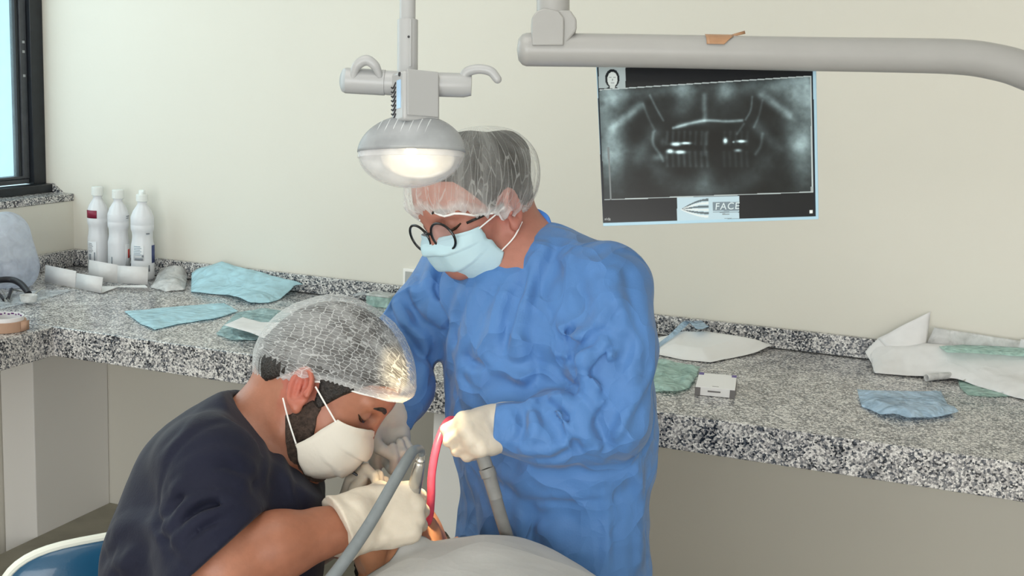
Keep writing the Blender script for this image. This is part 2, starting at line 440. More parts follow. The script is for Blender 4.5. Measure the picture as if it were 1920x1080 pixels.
struct('partition_middle', MB().box((-1.1, YC+.024, .0), (-.98, -.003, CT-.031)), M['white_paint'], .003)
# ------------------------------------------------------------------ people: shared builders
M['skin_a'] = mat('skin_assistant', (1, 1, 1), rough=.5, attr='Col', noise=.06, nscale=60, bump=.08, bscale=220, sss=.12)
M['skin_d'] = mat('skin_dentist', (1, 1, 1), rough=.45, attr='Col', noise=.07, nscale=70, bump=.08, bscale=220, sss=.12)
M['skin_p'] = mat('skin_patient', (1, 1, 1), rough=.42, attr='Col', noise=.05, nscale=60, sss=.12)
M['hair'] = mat('dark_hair', (.018, .014, .012), rough=.55, noise=.6, nscale=140, bump=.8, bscale=260)
M['beard'] = mat('dark_beard', (.055, .036, .028), rough=.8, noise=.6, nscale=160, bump=.7, bscale=420)
M['eye_white'] = mat('eye_white', (.75, .72, .68), rough=.2)
M['iris'] = mat('brown_iris', (.03, .015, .008), rough=.15)
M['loop'] = mat('white_elastic', (.85, .84, .82), rough=.8)

class Head:
    """head-local axes: x to the nose, y to the person's left, z to the crown; origin midway between the ear canals"""
    def __init__(s, o, f, u, k=1.0):
        s.o = np.asarray(o, float); x = unit(f); z = unit(np.asarray(u, float)-x*np.dot(u, x)); y = np.cross(z, x)
        s.R = np.stack([x, y, z], 1)*1.0; s.k = k; s.ez = 0.0; s.jz = 0.0; s.nx = 0.0
    def p(s, *q):
        q = np.asarray(q if len(q) > 1 else q[0], float)*s.k; return s.o+q@s.R.T
    def loc(s, pts): return ((pts-s.o)@s.R)/s.k
    def skull(s, B, jaw=1.0):
        k = s.k; p = s.p
        B.u(ell(p(.012, 0, .052), np.array([.101, .077, .088])*k, s.R), .02)
        B.u(ell(p(.045, 0, -.012), np.array([.060, .060, .080])*k, s.R), .03)
        B.u(ell(p(-.032, 0, .016), np.array([.060, .064, .058])*k, s.R), .03)      # back of the head
        for sg in (-1, 1):
            B.u(cap(p(.002, sg*.058, -.03), p(.018, sg*.052, -.068), .014*k, .013*k), .025)
            B.u(cap(p(.018, sg*.052, -.068), p(.082, sg*.016, -.098+s.jz), .013*k, .013*k), .025)
            B.u(ell(p(.062, sg*.046, -.018), np.array([.028, .018, .022])*k, s.R), .018)       # cheekbones
            B.u(cap(p(.098, sg*.012, .040+s.ez), p(.084, sg*.052, .036+s.ez), .010*k, .009*k), .012)       # brow ridge
        B.u(cap(p(.086, 0, -.098+s.jz), p(.088, 0, -.09+s.jz), .017*k), .02)                                # chin
        B.u(cap(p(.092+s.nx*.8, 0, -.06), p(.096+s.nx*.8, 0, -.05), .018*k), .02)                                 # mouth block
        B.u(cap(p(.104+s.nx*.4, 0, .03), p(.122+s.nx, 0, -.018), .0075*k, .0105*k), .012)                      # nose bridge
        B.u(cap(p(.112+s.nx, -.010, -.024), p(.112+s.nx, .010, -.024), .0085*k), .008)
        B.u(cap(p(.104+s.nx, -.020, -.056), p(.104+s.nx, .020, -.056), .006*k), .006)                       # lips
        B.u(cap(p(.103+s.nx, -.017, -.067), p(.103+s.nx, .017, -.067), .0065*k), .006)
        for sg in (-1, 1):
            B.sub(ell(p(.103, sg*.034, .016+s.ez), np.array([.016, .019, .012])*k, s.R), .010)         # eye sockets
            B.u(ell(p(.0865, sg*.034, .0165+s.ez), np.array([.0125, .0135, .0115])*k, s.R), .002)       # lids over the eye
        return B
    def ears(s, B, tilt=.5):
        k = s.k; p = s.p
        for sg in (-1, 1):
            c = np.array([-.002, sg*.081, .002]); ax = unit(np.array([-.42, sg*.9, .0]))
            xz = unit(np.array([-math.sin(tilt), 0, math.cos(tilt)])); xz = unit(xz-ax*(xz@ax)); xf = np.cross(ax*sg, xz)
            T = np.stack([xf, ax, xz], 1)
            if np.linalg.det(T) < 0: T = np.stack([-xf, ax, xz], 1); 
            fx = T[:, 0] if T[0, 0] > 0 else -T[:, 0]
            B.u(ell(p(c-ax*.002), np.array([.0185, .0065, .031])*k, s.R@T), .006)
            rim = []
            for a in np.linspace(-1.9, 2.7, 14):
                q = c-fx*(.0165*math.sin(a))+T[:, 2]*(.0285*math.cos(a))+ax*.0050
                rim.append(p(q))
            for i in range(len(rim)-1): B.u(cap(rim[i], rim[i+1], .0040*k), .002)
            B.sub(ell(p(c+ax*.0060+fx*.002+T[:, 2]*.001), np.array([.0110, .0095, .0195])*k, s.R@T), .002)
            B.u(cap(p(c-fx*.004+T[:, 2]*.012+ax*.001), p(c-fx*.003-T[:, 2]*.010+ax*.001), .0032*k), .002)     # inner fold
            B.u(cap(p(c+T[:, 2]*-.026), p(c+T[:, 2]*-.03+np.array([.003, 0, 0])), .0075*k), .006)
            B.u(cap(p(c+fx*.0135+ax*.002), p(c+fx*.0115+ax*.004+T[:, 2]*-.006), .0045*k), .003)   # tragus
        return B
def fingers_local(curls, spread=(.10, .02, -.05, -.13), side=1):
    """joint positions of the four fingers in hand-local axes: x to the fingers, y to the thumb side, z to the back of the hand"""
    base = [(.088, .029, 0), (.092, .009, .002), (.087, -.011, 0), (.078, -.029, -.003)]
    lens = [(.043, .026, .021), (.047, .030, .022), (.043, .028, .021), (.034, .021, .019)]
    out = []
    for i in range(4):
        b = np.array(base[i]); a = 0; pts = [b]; sp = spread[i]
        for L, c in zip(lens[i], curls[i]):
            a += c; d = np.array([math.cos(a)*math.cos(sp), math.cos(a)*math.sin(sp), -math.sin(a)]); pts.append(pts[-1]+L*d)
        out.append(np.array(pts))
    return out
def hand(B, o, X, Z, side, curls, thumb, k=1.0, spread=(.10, .02, -.05, -.13), fat=1.0, kk=.006):
    """palm, knuckles, four jointed fingers, thumb from the side of the palm; side=+1 when the thumb is on +y"""
    x = unit(X); z = unit(np.asarray(Z, float)-x*np.dot(Z, x)); y = np.cross(z, x)*side
    R = np.stack([x, y, z], 1); p = lambda q: np.asarray(o)+np.asarray(q, float)*k@R.T
    Rr = R.copy(); 
    if np.linalg.det(Rr) < 0: Rr[:, 1] *= -1
    B.u(cap(p((-.05, 0, 0)), p((.0, 0, 0)), .027*k*fat, .026*k*fat, z, .8), .015)
    B.u(rbox(p((.045, -.001, -.002)), np.array([.047, .040*fat, .0165*fat])*k, Rr, .0155*k), .012)
    B.u(cap(p((.012, .022, -.010)), p((.05, .03, -.012)), .020*k*fat, .015*k), .012)      # thenar
    B.u(cap(p((.012, -.024, -.008)), p((.05, -.03, -.008)), .016*k*fat, .013*k), .012)    # heel
    F = fingers_local(curls, spread)
    for i, f in enumerate(F):
        r = [.0115, .0098, .0088, .0078] if i < 3 else [.0102, .0088, .0078, .0068]
        r = [q*k*fat for q in r]
        B.u(cap(p(f[0]*np.array([.45, .8, 1])), p(f[0]), .0115*k, r[0]), .008)
        B.u(cap(p(f[0]+np.array([0, 0, .002])), p(f[0]), .0118*k*fat), .006)
        for j in range(3): B.u(cap(p(f[j]), p(f[j+1]), r[j], r[j+1]), .0035 if j else kk)
    t = [p(q) for q in thumb]; r = [.016*fat*k, .0125*fat*k, .0110*fat*k, .0088*fat*k]
    for j in range(len(t)-1): B.u(cap(t[j], t[j+1], r[j], r[j+1]), .008 if j == 0 else .004)
    return p, [np.array([p(q) for q in f]) for f in F], t

def hit(F, px, py, d0=1.3, d1=2.6, n=60):
    """first point of a body met from the camera at that bearing (None when it misses)"""
    ds = np.linspace(d0, d1, n); pts = np.array([P(px, py, d) for d in ds]); s = F(pts); k = np.nonzero(s < 0)[0]
    if not len(k): return None
    i = k[0]
    if i == 0: return pts[0]
    a, b = ds[i-1], ds[i]
    for _ in range(8):
        m = (a+b)/2
        if F(P(px, py, m)[None])[0] < 0: b = m
        else: a = m
    return P(px, py, b)
def on_body(F, pts, n=5):
    out = [h for h in (hit(F, x, y) for x, y in pts) if h is not None]
    if len(out) < 2: return None
    r = []
    for q in spline(out, n): r.append(q)
    return np.array(r)
def polydist(p, pts):
    r = None
    for i in range(len(pts)-1):
        d = cap(pts[i], pts[i+1], 0)(p); r = d if r is None else np.minimum(r, d)
    return r
def fold_disp(q, FLp):
    """stiff cloth: a tent-shaped ridge with a groove just beside it"""
    d = np.zeros(len(q))
    for pts, dp, wd, off in FLp:
        cen = pts.mean(0); rr = np.sqrt(((pts-cen)**2).sum(1)).max()+wd*3+.03
        mm = ((q-cen)**2).sum(1) < rr*rr
        if not mm.any(): continue
        qq = q[mm]; t = polydist(qq, pts); t2 = polydist(qq, pts+off)
        e = np.minimum(((qq-pts[0])**2).sum(1), ((qq-pts[-1])**2).sum(1))**.5; e = sstep(0, .035, e+.006)
        d[mm] += (-dp*np.maximum(0, 1-t/wd)+dp*.85*np.exp(-(t2/(wd*.75))**2))*e
    return d
def sstep(a, b, x): t = np.clip((x-a)/(b-a), 0, 1); return t*t*(3-2*t)
def ramp(x, xs, ys): return np.interp(x, xs, ys)
def mask_geo(H, prof, st, sb, nu=48, nv=40, pleats=3, depth=.006, pw=.75):
    """pleated face mask: prof = centre line (x,z) nose to chin, st / sb = top and bottom of the near side edge (x,y,z)"""
    prof = np.asarray(prof, float); st = np.asarray(st, float); sb = np.asarray(sb, float)
    sp = spline(np.c_[prof[:, 0], 0*prof[:, 0], prof[:, 1]], 8); tt = np.linspace(0, 1, len(sp))
    v = []
    for j in range(nv+1):
        b = j/nv; mid = np.array([np.interp(b, tt, sp[:, i]) for i in range(3)]); sd = st+(sb-st)*b
        for i in range(nu+1):
            a = (i/nu*2-1); ph = a*PI/2; c = math.cos(ph)**pw; sn = math.copysign(abs(math.sin(ph))**.9, a)
            q = np.array([sd[0]+(mid[0]-sd[0])*c, sd[1]*sn, sd[2]+(mid[2]-sd[2])*(1-abs(a)**1.6)])
            fold = (b*pleats) % 1.0
            q[0] += depth*(fold**1.5-.45)*(1 if .06 < b < .97 else 0)*(1-abs(a)**4)
            q += .004*np.array([vnoise(np.array([[a*4+3, b*5, 1.5]]))[0]-.5, 0, vnoise(np.array([[a*4, b*5, 8.5]]))[0]-.5])*2
            v.append(q)
    v = np.array(v); n = nu+1
    f = np.array([(j*n+i, j*n+i+1, (j+1)*n+i+1, (j+1)*n+i) for j in range(nv) for i in range(nu)])
    return H.p(v), f[:, ::-1]
def solid(o, t, off=1.0):
    s = o.modifiers.new('thickness', 'SOLIDIFY'); s.thickness = t; s.offset = off; return o
def net_mat(name, veil, lines, scale, rand=.5, lw=.12, tint=(.9, .92, .93)):
    m = bpy.data.materials.new(name); m.use_nodes = True; t = m.node_tree; N = t.nodes; L = t.links
    b = N['Principled BSDF']; out = N['Material Output']; b.inputs['Base Color'].default_value = tint+(1,); b.inputs['Roughness'].default_value = .65
    at = N.new('ShaderNodeAttribute'); at.attribute_name = 'net'
    mp = N.new('ShaderNodeMapping'); mp.inputs['Scale'].default_value = scale; L.new(at.outputs['Vector'], mp.inputs['Vector'])
    vo = N.new('ShaderNodeTexVoronoi'); vo.feature = 'DISTANCE_TO_EDGE'; vo.inputs['Scale'].default_value = 1.0; vo.inputs['Randomness'].default_value = rand
    L.new(mp.outputs[0], vo.inputs['Vector'])
    mr = N.new('ShaderNodeMapRange'); mr.inputs['From Min'].default_value = 0.03; mr.inputs['From Max'].default_value = lw
    mr.inputs['To Min'].default_value = lines; mr.inputs['To Max'].default_value = 0; L.new(vo.outputs['Distance'], mr.inputs['Value'])
    n = N.new('ShaderNodeTexNoise'); n.inputs['Scale'].default_value = .28; n.inputs['Detail'].default_value = 4; L.new(mp.outputs[0], n.inputs['Vector'])
    n2 = N.new('ShaderNodeMapRange'); n2.inputs['From Min'].default_value = .36; n2.inputs['From Max'].default_value = .66
    n2.inputs['To Min'].default_value = veil*.35; n2.inputs['To Max'].default_value = veil*1.5; L.new(n.outputs['Fac'], n2.inputs['Value'])
    mul = N.new('ShaderNodeMath'); mul.operation = 'MAXIMUM'; L.new(mr.outputs[0], mul.inputs[0]); L.new(n2.outputs[0], mul.inputs[1])
    sep = N.new('ShaderNodeSeparateXYZ'); L.new(at.outputs['Vector'], sep.inputs[0])            # z holds extra opacity (hem, gathers)
    ad = N.new('ShaderNodeMath'); ad.operation = 'ADD'; ad.use_clamp = True; L.new(mul.outputs[0], ad.inputs[0]); L.new(sep.outputs['Z'], ad.inputs[1])
    tr = N.new('ShaderNodeBsdfTransparent'); tl = N.new('ShaderNodeBsdfTranslucent'); tl.inputs[0].default_value = tint+(1,)
    m1 = N.new('ShaderNodeMixShader'); m1.inputs[0].default_value = .35; L.new(b.outputs[0], m1.inputs[1]); L.new(tl.outputs[0], m1.inputs[2])
    m2 = N.new('ShaderNodeMixShader'); L.new(ad.outputs[0], m2.inputs[0]); L.new(tr.outputs[0], m2.inputs[1]); L.new(m1.outputs[0], m2.inputs[2])
    L.new(m2.outputs[0], out.inputs[0]); return m
def eye_parts(H, parent, sides):
    for sg in sides:
        c = np.array([.0800, sg*.037, .0160+H.ez])
        w_ = MB(); v, f = lathe_geo(H.p(c), H.R@np.array([.75, 0, -.66]), [(.0119*math.sin(a), .0119*math.cos(a)) for a in np.linspace(.35, 2.2, 9)], 20)
        e = w_.add(v, f).build('eye', M['eye_white'], parent)
        v, f = lathe_geo(H.p(c), H.R@np.array([.75, 0, -.66]), [(.0122*math.sin(a), .0122*math.cos(a)) for a in np.linspace(.0, .5, 5)], 16)
        MB().add(v, f).build('iris', M['iris'], e)
        MB().tube(spline([H.p(.0940, sg*.026, .0115+H.ez), H.p(.0955, sg*.035, .0075+H.ez), H.p(.0910, sg*.045, .0085+H.ez), H.p(.0825, sg*.0535, .0135+H.ez)], 6), np.r_[np.linspace(.0014, .0026, 12), np.linspace(.0025, .0014, 7)], 6).build('eyelashes', M['iris'], parent)
def brows(H, parent, sides, m, th=.004):
    for sg in sides:
        pts = [H.p(.1085, sg*.011, .0385+H.ez*.5), H.p(.1070, sg*.022, .0435+H.ez*.5), H.p(.1040, sg*.037, .0455+H.ez*.5), H.p(.0935, sg*.053, .0405+H.ez*.5)]
        pp = spline(pts, 5); r = np.interp(np.linspace(0, 1, len(pp)), [0, .3, .75, 1], [th*.9, th*1.15, th*.8, th*.3])
        MB().tube(pp, r, 8).build('eyebrow', m, parent)
# ------------------------------------------------------------------ seated dentist in a navy top
def head_sdf(H, jaw=True):
    B = Body(); H.skull(B); return B
HD = Head(P(585, 725, 1.865), V(.740, -.672, .03), V(.672, .740, .0), 1.0); HD.ez = .012
dent = empty('person', (P(372, 1080, 1.85)[0], P(372, 1080, 1.85)[1], 0), 'seated bearded man in navy scrub top, white mesh cap and mask, bending over', 'person')
# --- skeleton
d_sh_r = P(405, 866, 1.72); d_sh_l = P(470, 860, 2.02); d_c7 = P(462, 812, 1.865); d_el_r = P(418, 1062, 1.665); d_wr_r = P(648, 992, 1.73)
d_hand_o = P(664, 974, 1.74)
d_pel = P(372, 1080, 1.86); d_pel[2] = .57
d_el_l = P(520, 1062, 2.06); d_wr_l = P(640, 1000, 1.915)
rightw = unit(CR*np.array([1, 1, 0])); awayw = unit(CF*np.array([1, 1, 0]))
def leg_pts(base, side, spread):
    hip = base+awayw*side*.09; knee = hip+rightw*.30+awayw*side*spread*.5; knee[2] = .475
    ank = knee-rightw*.10-awayw*.14; ank[2] = .09; toe = ank+rightw*.15; toe[2] = .035
    return hip, knee, ank, toe
DB = Body(); HD.skull(DB); HD.ears(DB)
nb = P(486, 828, 1.865)
DB.u(cap(HD.p(-.030, 0, -.012), nb, .055, .060), .03)
DB.u(cap(HD.p(.012, 0, -.06), P(508, 850, 1.865), .042, .05), .03)
DB.u(cap(d_sh_r, d_sh_l, .040), .04)
DB.path([d_c7, P(430, 930, 1.86), P(390, 1060, 1.86), d_pel], [.04, .10, .11, .12], .05)
DB.path([d_sh_r, d_el_r], [.048, .046], .03)
DB.path([d_el_r, d_el_r*.55+d_wr_r*.45+np.array([0, 0, .006]), d_wr_r], [.047, .045, .0285], .02)
DB.path([d_sh_l, d_el_l, d_wr_l], [.052, .042, .027], .03)
for sd in (-1, 1):
    h_, k_, a_, t_ = leg_pts(d_pel, sd, .10)
    DB.path([h_, k_, a_], [.075, .055, .04], .03); DB.path([a_, t_], [.04, .034], .02)
# hands (gloves cover them)
Xr = V(.93, .06, -.36); Zr = V(.14, .42, .90)
cr = [(1.0, .75, .4), (1.1, .9, .5), (1.15, 1.0, .55), (1.2, 1.0, .55)]
tr_ = [(.018, .028, -.012), (.052, .046, -.030), (.078, .038, -.046), (.098, .022, -.060)]
hand(DB, d_hand_o, Xr, Zr, 1, cr, tr_, 1.0, fat=.82)
d_hl_o = P(652, 984, 1.90); Xl = V(.36, .93, .02); Zl = V(-.72, .22, -.62)
cl = [(.55, 1.15, .7), (.95, 1.25, .7), (1.05, 1.3, .8), (1.1, 1.3, .8)]
tl_ = [(.018, .028, -.012), (.052, .046, -.020), (.080, .042, -.024), (.104, .034, -.028)]
hand(DB, d_hl_o, Xl, Zl, -1, cl, tl_, .78, fat=.8)
v, f = surf(DB, np.array([-1.6, -2.2, -.02]), np.array([.0, -.9, 1.45]), .0032)
L_ = HD.loc(v); c = np.tile(np.array([.37, .155, .095]), (len(v), 1))
def blend(c, col, wgt): return c+(np.asarray(col)-c)*wgt[:, None]
near_h = (np.abs(L_[:, 0]) < .15) & (np.abs(L_[:, 2]) < .16)
c = blend(c, (.42, .095, .07), np.exp(-((L_[:, 0]+.01)**2+(L_[:, 2]-.004)**2)/.0016)*(np.abs(L_[:, 1]) > .066)*.8)                # ears are redder
c = blend(c, (.20, .095, .07), np.exp(-(((L_[:, 0]-.095)/.02)**2+((np.abs(L_[:, 1])-.034)/.022)**2+((L_[:, 2]-.024)/.012)**2))*.8)  # darker lids
c = blend(c, (.22, .115, .085), np.exp(-((L_[:, 0]-.035)/.05)**2-((L_[:, 2]+.105)/.035)**2)*.45*(L_[:, 0] < .1))                # stubble under the jaw
c = blend(c, (.27, .102, .056), sstep(0, .05, ((v-d_el_r)@unit(d_wr_r-d_el_r)))*((v-d_wr_r)@CR < .1)*.8*(v[:, 2] < 1.0))
v = smooth_mesh(v, f, 1, .5)
mk('body', v, f, M['skin_d'], dent, col=c)
# hair and beard
HB = head_sdf(HD)
HNk = Body(); HD.skull(HNk); HNk.u(cap(HD.p(-.030, 0, -.012), nb, .055, .060), .03)
def hairf(p):
    q = HD.loc(p); hz = ramp(q[:, 0], [-.14, -.09, -.055, -.018, .012, .024, .036, .048, .068, .11], [-.062, -.060, -.042, .030, .026, -.004, -.006, .03, .07, .098])
    return np.maximum(smax(HNk(p)-.006+.003*fbm(q*90, 2), (hz-q[:, 2])*.8, .003), HB(p)-.012)
o_ = HD.o; lo, hi = o_-.2, o_+.22
v, f = surf(hairf, lo, hi, .004); mk('hair', v, f, M['hair'], dent)
HN = Body(); HD.skull(HN); HN.u(cap(HD.p(-.030, 0, -.012), nb, .055, .060), .03); HN.u(cap(HD.p(.012, 0, -.06), P(508, 850, 1.865), .042, .05), .03)
def beardf(p):
    q = HD.loc(p); bz = ramp(q[:, 0], [.0, .012, .02, .036, .046, .058, .075, .12], [-.052, -.035, .0, .0, -.022, -.045, -.056, -.054])
    lower = -.118+.35*np.clip(q[:, 0]-.05, -.05, .1)
    return smax(HN(p)-.0032+.0035*fbm(q*150, 2), np.maximum((q[:, 2]-bz)*.8+.012*fbm(q*70, 2), np.maximum(lower-q[:, 2], .006-q[:, 0]+.9*np.clip(-.045-q[:, 2], 0, 1))), .002)
v, f = surf(beardf, lo, hi, .0028); mk('beard', v, f, M['beard'], dent)
brows(HD, dent, (1, -1), M['hair'], .0042)
eye_parts(HD, dent, (1, -1))

# scrub top
M['navy'] = mat('navy_cotton', (.0036, .0050, .019), rough=.75, noise=.18, nscale=8, bump=.12, bscale=260, sheen=.06, spec=.35)
M['navy2'] = mat('navy_trousers', (.011, .015, .035), rough=.85, noise=.15, nscale=8)
SB = Body()
spd = unit(P(452, 772, 1.86)-P(340, 1080, 1.86)); fwd_d = unit(np.cross(spd, CF)); 
if fwd_d@CR < 0: fwd_d = -fwd_d
sl_a, sl_b = P(393, 872, 1.715), P(404, 1050, 1.665)
SB.u(cap(sl_a, sl_b, .066, .079), .022)
SB.u(cap(P(396, 873, 1.72), P(425, 876, 1.80), .066, .06), .03)
# open sleeve: hollow around the arm, cut square at the hem
SB.sub(cap(P(414, 1062, 1.668), P(444, 1130, 1.66), .057, .062), .004)
hem_p = P(424, 1020, 1.665); hem_ax = unit(V(.66, -.75, .0))
SB.clip(halfspace(hem_p, hem_ax), .003)
fx_ = unit(np.cross(spd, fwd_d))
SB.u(ell(P(412, 1000, 1.865), (.145, .165, .19), np.stack([fwd_d, fx_, spd], 1)), .02)
SB.u(cap(P(430, 874, 1.80), P(458, 870, 2.0), .060, .068), .05)
SB.u(cap(P(392, 905, 1.80), P(392, 905, 1.93), .10), .05)
SB.u(cap(P(494, 962, 1.80), P(490, 962, 1.93), .072), .05)
SB.u(cap(P(376, 1080, 1.80), P(376, 1080, 1.93), .135), .06)
SB.u(cap(P(420, 1080, 1.82), P(420, 1080, 1.93), .13), .06)
SB.u(cap(d_pel+np.array([0, 0, .06])-awayw*.05, d_pel+np.array([0, 0, .06])+awayw*.05, .15), .08)
SB.u(cap(P(442, 790, 1.82), P(442, 790, 1.91), .042), .05)                                   # collar rise at the nape
SB.u(cap(P(462, 868, 2.0), P(515, 975, 2.055), .066, .075), .03)
SB.u(cap(P(462, 822, 1.83), P(528, 905, 1.82), .052, .05), .04); SB.u(cap(P(462, 822, 1.90), P(528, 905, 1.91), .052, .05), .04)
# V neck: carved between two planes
vb = P(550, 872, 1.84)
vcut_n = unit(V(.735, .678, 0))
def vneck(p):
    q = p-vb; a = q@vcut_n; lat = q@awayw
    return np.maximum(np.abs(lat-.02)-.13, -a+.004)
SB.sub(vneck, .004)
SB.sub(cap(HD.p(-.01, 0, -.03), P(480, 808, 1.865), .068, .060), .004)                        # neck opening
hem_n = unit(sl_b-sl_a)
SB.sub(cap(P(505, 985, 2.06), P(560, 1080, 2.09), .058, .06), .004)
# arm seam from the shoulder round to the armpit
SBraw = Body(); SBraw.ops = list(SB.ops)
seam = on_body(SBraw, [(418, 790), (370, 808), (325, 850), (303, 900), (296, 950), (302, 1000), (325, 1040), (350, 1066)], 5)
def FOLDS(F, L):
    out = []
    for pts, dp, wd, off in L:
        p_ = on_body(F, pts)
        if p_ is not None: out.append((p_, dp, wd, V(off[0], off[1], 0)))
    return out
DF = FOLDS(SBraw, [([(308, 952), (345, 912), (395, 892), (440, 898), (478, 925)], .010, .018, (.0, -.020)),
  ([(318, 985), (365, 935), (420, 925), (478, 950)], .011, .018, (.0, -.019)),
  ([(330, 1020), (372, 975), (425, 955), (480, 968)], .010, .016, (.0, -.018)),
  ([(345, 1050), (385, 1010), (435, 985), (470, 985)], .009, .016, (.0, -.018)),
  ([(330, 900), (380, 862), (430, 855), (470, 880)], .007, .018, (.0, -.02)),
  ([(205, 1010), (245, 985), (300, 980)], .006, .026, (.0, -.024)), ([(225, 1045), (275, 1012), (315, 1003)], .007, .026, (.0, -.025)),
  ([(215, 1080), (270, 1050), (325, 1030)], .006, .026, (.0, -.024)), ([(505, 800), (540, 900), (555, 980)], .006, .016, (.018, 0)),
  ([(470, 800), (500, 870), (510, 960)], .006, .014, (.016, 0)), ([(400, 770), (350, 805), (300, 860)], .004, .014, (.0, .015))])
def sdisp(p):
    out = np.zeros(len(p)); near = np.abs(SBraw(p)) < .03
    if near.any():
        q = p[near]; d = 1.35*fold_disp(q, DF)*sstep(.004, .05, np.abs((q-hem_p)@hem_ax)+.2*(q@awayw > sl_b@awayw+.09)); t = polydist(q, seam); d += .004*np.exp(-(t/.005)**2); d += .008*fbm(q*15, 3)
        out[near] = d
    return out
SB.disp = sdisp
SB2 = lambda p: np.maximum(SB(p), (d_pel[2]-.02)-p[:, 2])
v, f = surf(SB2, margin=2.2, lo=P(330, 900, 1.85)-np.array([.42, .42, .55]), hi=P(420, 900, 1.85)+np.array([.42, .42, .32]), h=.0042)
v = smooth_mesh(v, f, 2, .5)
top = mk('scrub_top', v, f, M['navy'], dent)
# neck band of the V, trousers, shoes
def vedge(sg):
    return spline([vb+V(0, 0, 0)+awayw*sg*.004, P(520, 835, 1.855-.052*(-sg))+0*CR, P(478, 785, 1.865-.066*(-sg)), P(437, 752, 1.865-.05*(-sg)), P(410, 745, 1.865)], 6)
TB = Body(); TB.u(cap(d_pel-awayw*.06, d_pel+awayw*.06, .135), .04)
for sd in (-1, 1):
    h_, k_, a_, t_ = leg_pts(d_pel, sd, .10); TB.path([h_, k_, a_+np.array([0, 0, .05])], [.095, .07, .055], .04)
TB.disp = lambda p: .008*fbm(p*11, 3)
v, f = surf(TB, d_pel+np.array([-.45, -.45, -.65]), d_pel+np.array([.75, .75, .25]), .009); mk('trousers', v, f, M['navy2'], dent)
M['shoe'] = mat('white_clog', (.7, .7, .7), rough=.5)
for sd in (-1, 1):
    h_, k_, a_, t_ = leg_pts(d_pel, sd, .10); s_ = Body(); s_.u(cap(a_-rightw*.03, t_+rightw*.02, .05, .042), .02); s_.clip(halfspace((0, 0, .004), (0, 0, -1)))
    v, f = surf(s_, a_-.2, a_+.3, .007); mk('shoe', v, f, M['shoe'], dent)
# gloves
M['latex'] = mat('cream_latex', (.62, .55, .455), rough=.5, noise=.06, nscale=25, bump=.25, bscale=70, sss=.1)
def glove(name, o, X, Z, side, curls, thumb, parent, wr_pts, k=1.0, h=.0026, m=None, wr_r=(.031, .036, .04), spread=(.10, .02, -.05, -.13), disp=.0022, fat=1.12):
    G = Body(); out = hand(G, o, X, Z, side, curls, thumb, k, spread, fat)
    for i in range(len(wr_pts)-1): G.u(cap(wr_pts[i], wr_pts[i+1], wr_r[i], wr_r[i+1]), .012)
    e = unit(wr_pts[-1]-wr_pts[-2])
    G.clip(halfspace(wr_pts[-1], e), .002)
    G.sub(cap(wr_pts[-1]+e*.030, wr_pts[-1]+e*.08, wr_r[len(wr_pts)-1]-.006), .001)
    G.disp = lambda p: disp*2*(ridged(p*np.array([30, 30, 30]), 2)-.3)*.6+.0012*fbm(p*80, 2)
    c0 = np.asarray(o)
    v, f = surf(G, c0-.22, c0+.24, h); v = smooth_mesh(v, f, 1, .5)
    return mk(name, v, f, m or M['latex'], parent), out
gR, hR = glove('glove', d_hand_o, Xr, Zr, 1, cr, tr_, dent, [d_hand_o, P(652, 984, 1.735), P(634, 992, 1.728)], wr_r=(.036, .042, .050))
M['latex_cool'] = mat('white_latex', (.60, .565, .51), rough=.45, noise=.06, nscale=25, bump=.2, bscale=70, sss=.1)
gL, hL = glove('glove', d_hl_o, Xl, Zl, -1, cl, tl_, dent, [d_hl_o, P(646, 992, 1.91), P(634, 1006, 1.92)], k=.78, wr_r=(.026, .027, .031))
# mesh cap
M['net_d'] = net_mat('white_mesh_cap', .20, .55, (1, 1, 1), rand=.6, lw=.095)
def cap_geo(H, c, r, n, hmin, axis, nu=180, nv=60, pleat=.0016, npl=70, us=8, vs=16, bulge=None):
    n = unit(n); x = unit(np.array([1, 0, 0])-n*n[0]); y = np.cross(n, x); c = np.asarray(c, float); r = np.asarray(r, float)
    v = []; uvw = []; axis = unit(axis); ax2 = unit(np.array([0, 1, 0])-axis*axis[1]); ax3 = np.cross(axis, ax2)
    A = np.linspace(0, 2*PI, nu, endpoint=False)
    for j in range(nv+1):
        for a in A:
            # polar angle at which the ellipsoid meets the hem plane
            hm = hmin(a) if callable(hmin) else hmin
            lo_, hi_ = 0, PI
            for _ in range(18):
                md = (lo_+hi_)/2; d = n*math.cos(md)+(x*math.cos(a)+y*math.sin(a))*math.sin(md); t = 1/math.sqrt(((d/r)**2).sum())
                if (d@n)*t > hm: lo_ = md
                else: hi_ = md
            th = lo_*j/nv
            d = n*math.cos(th)+(x*math.cos(a)+y*math.sin(a))*math.sin(th); t = 1/math.sqrt(((d/r)**2).sum())
            s = j/nv
            t *= 1+(pleat/.1)*math.sin(a*npl+3*math.sin(a*5))*s**1.5-(.10*max(0, s-.93)/.07)
            q = c+d*t
            if bulge: q = q+bulge(d, s)
            v.append(q)
            w1 = d@axis; ang = math.atan2(d@ax3, d@ax2)
            uvw.append((ang*us, w1*vs, s))
    f = [(j*nu+i, j*nu+(i+1) % nu, (j+1)*nu+(i+1) % nu, (j+1)*nu+i) for j in range(nv) for i in range(nu)]
    return np.array(v), np.array(f), np.array(uvw)
v, f, uvw = cap_geo(HD, (.014, 0, .054), (.119, .089, .102), (-.40, 0, .917), lambda a: -.024-.030*max(0, -math.cos(a))**1.4, (.75, 0, .25), us=18, vs=9, nu=150, nv=50,
    bulge=lambda d, s: np.array([-.026, 0, -.038])*max(0, -d[0])**1.2*s*s)
s = uvw[:, 2].copy(); front = np.exp(-(((v-np.array([.118, 0, .085]))**2).sum(1))/.0016)
wr = ridged(v*np.array([22, 9, 22])+3, 2)
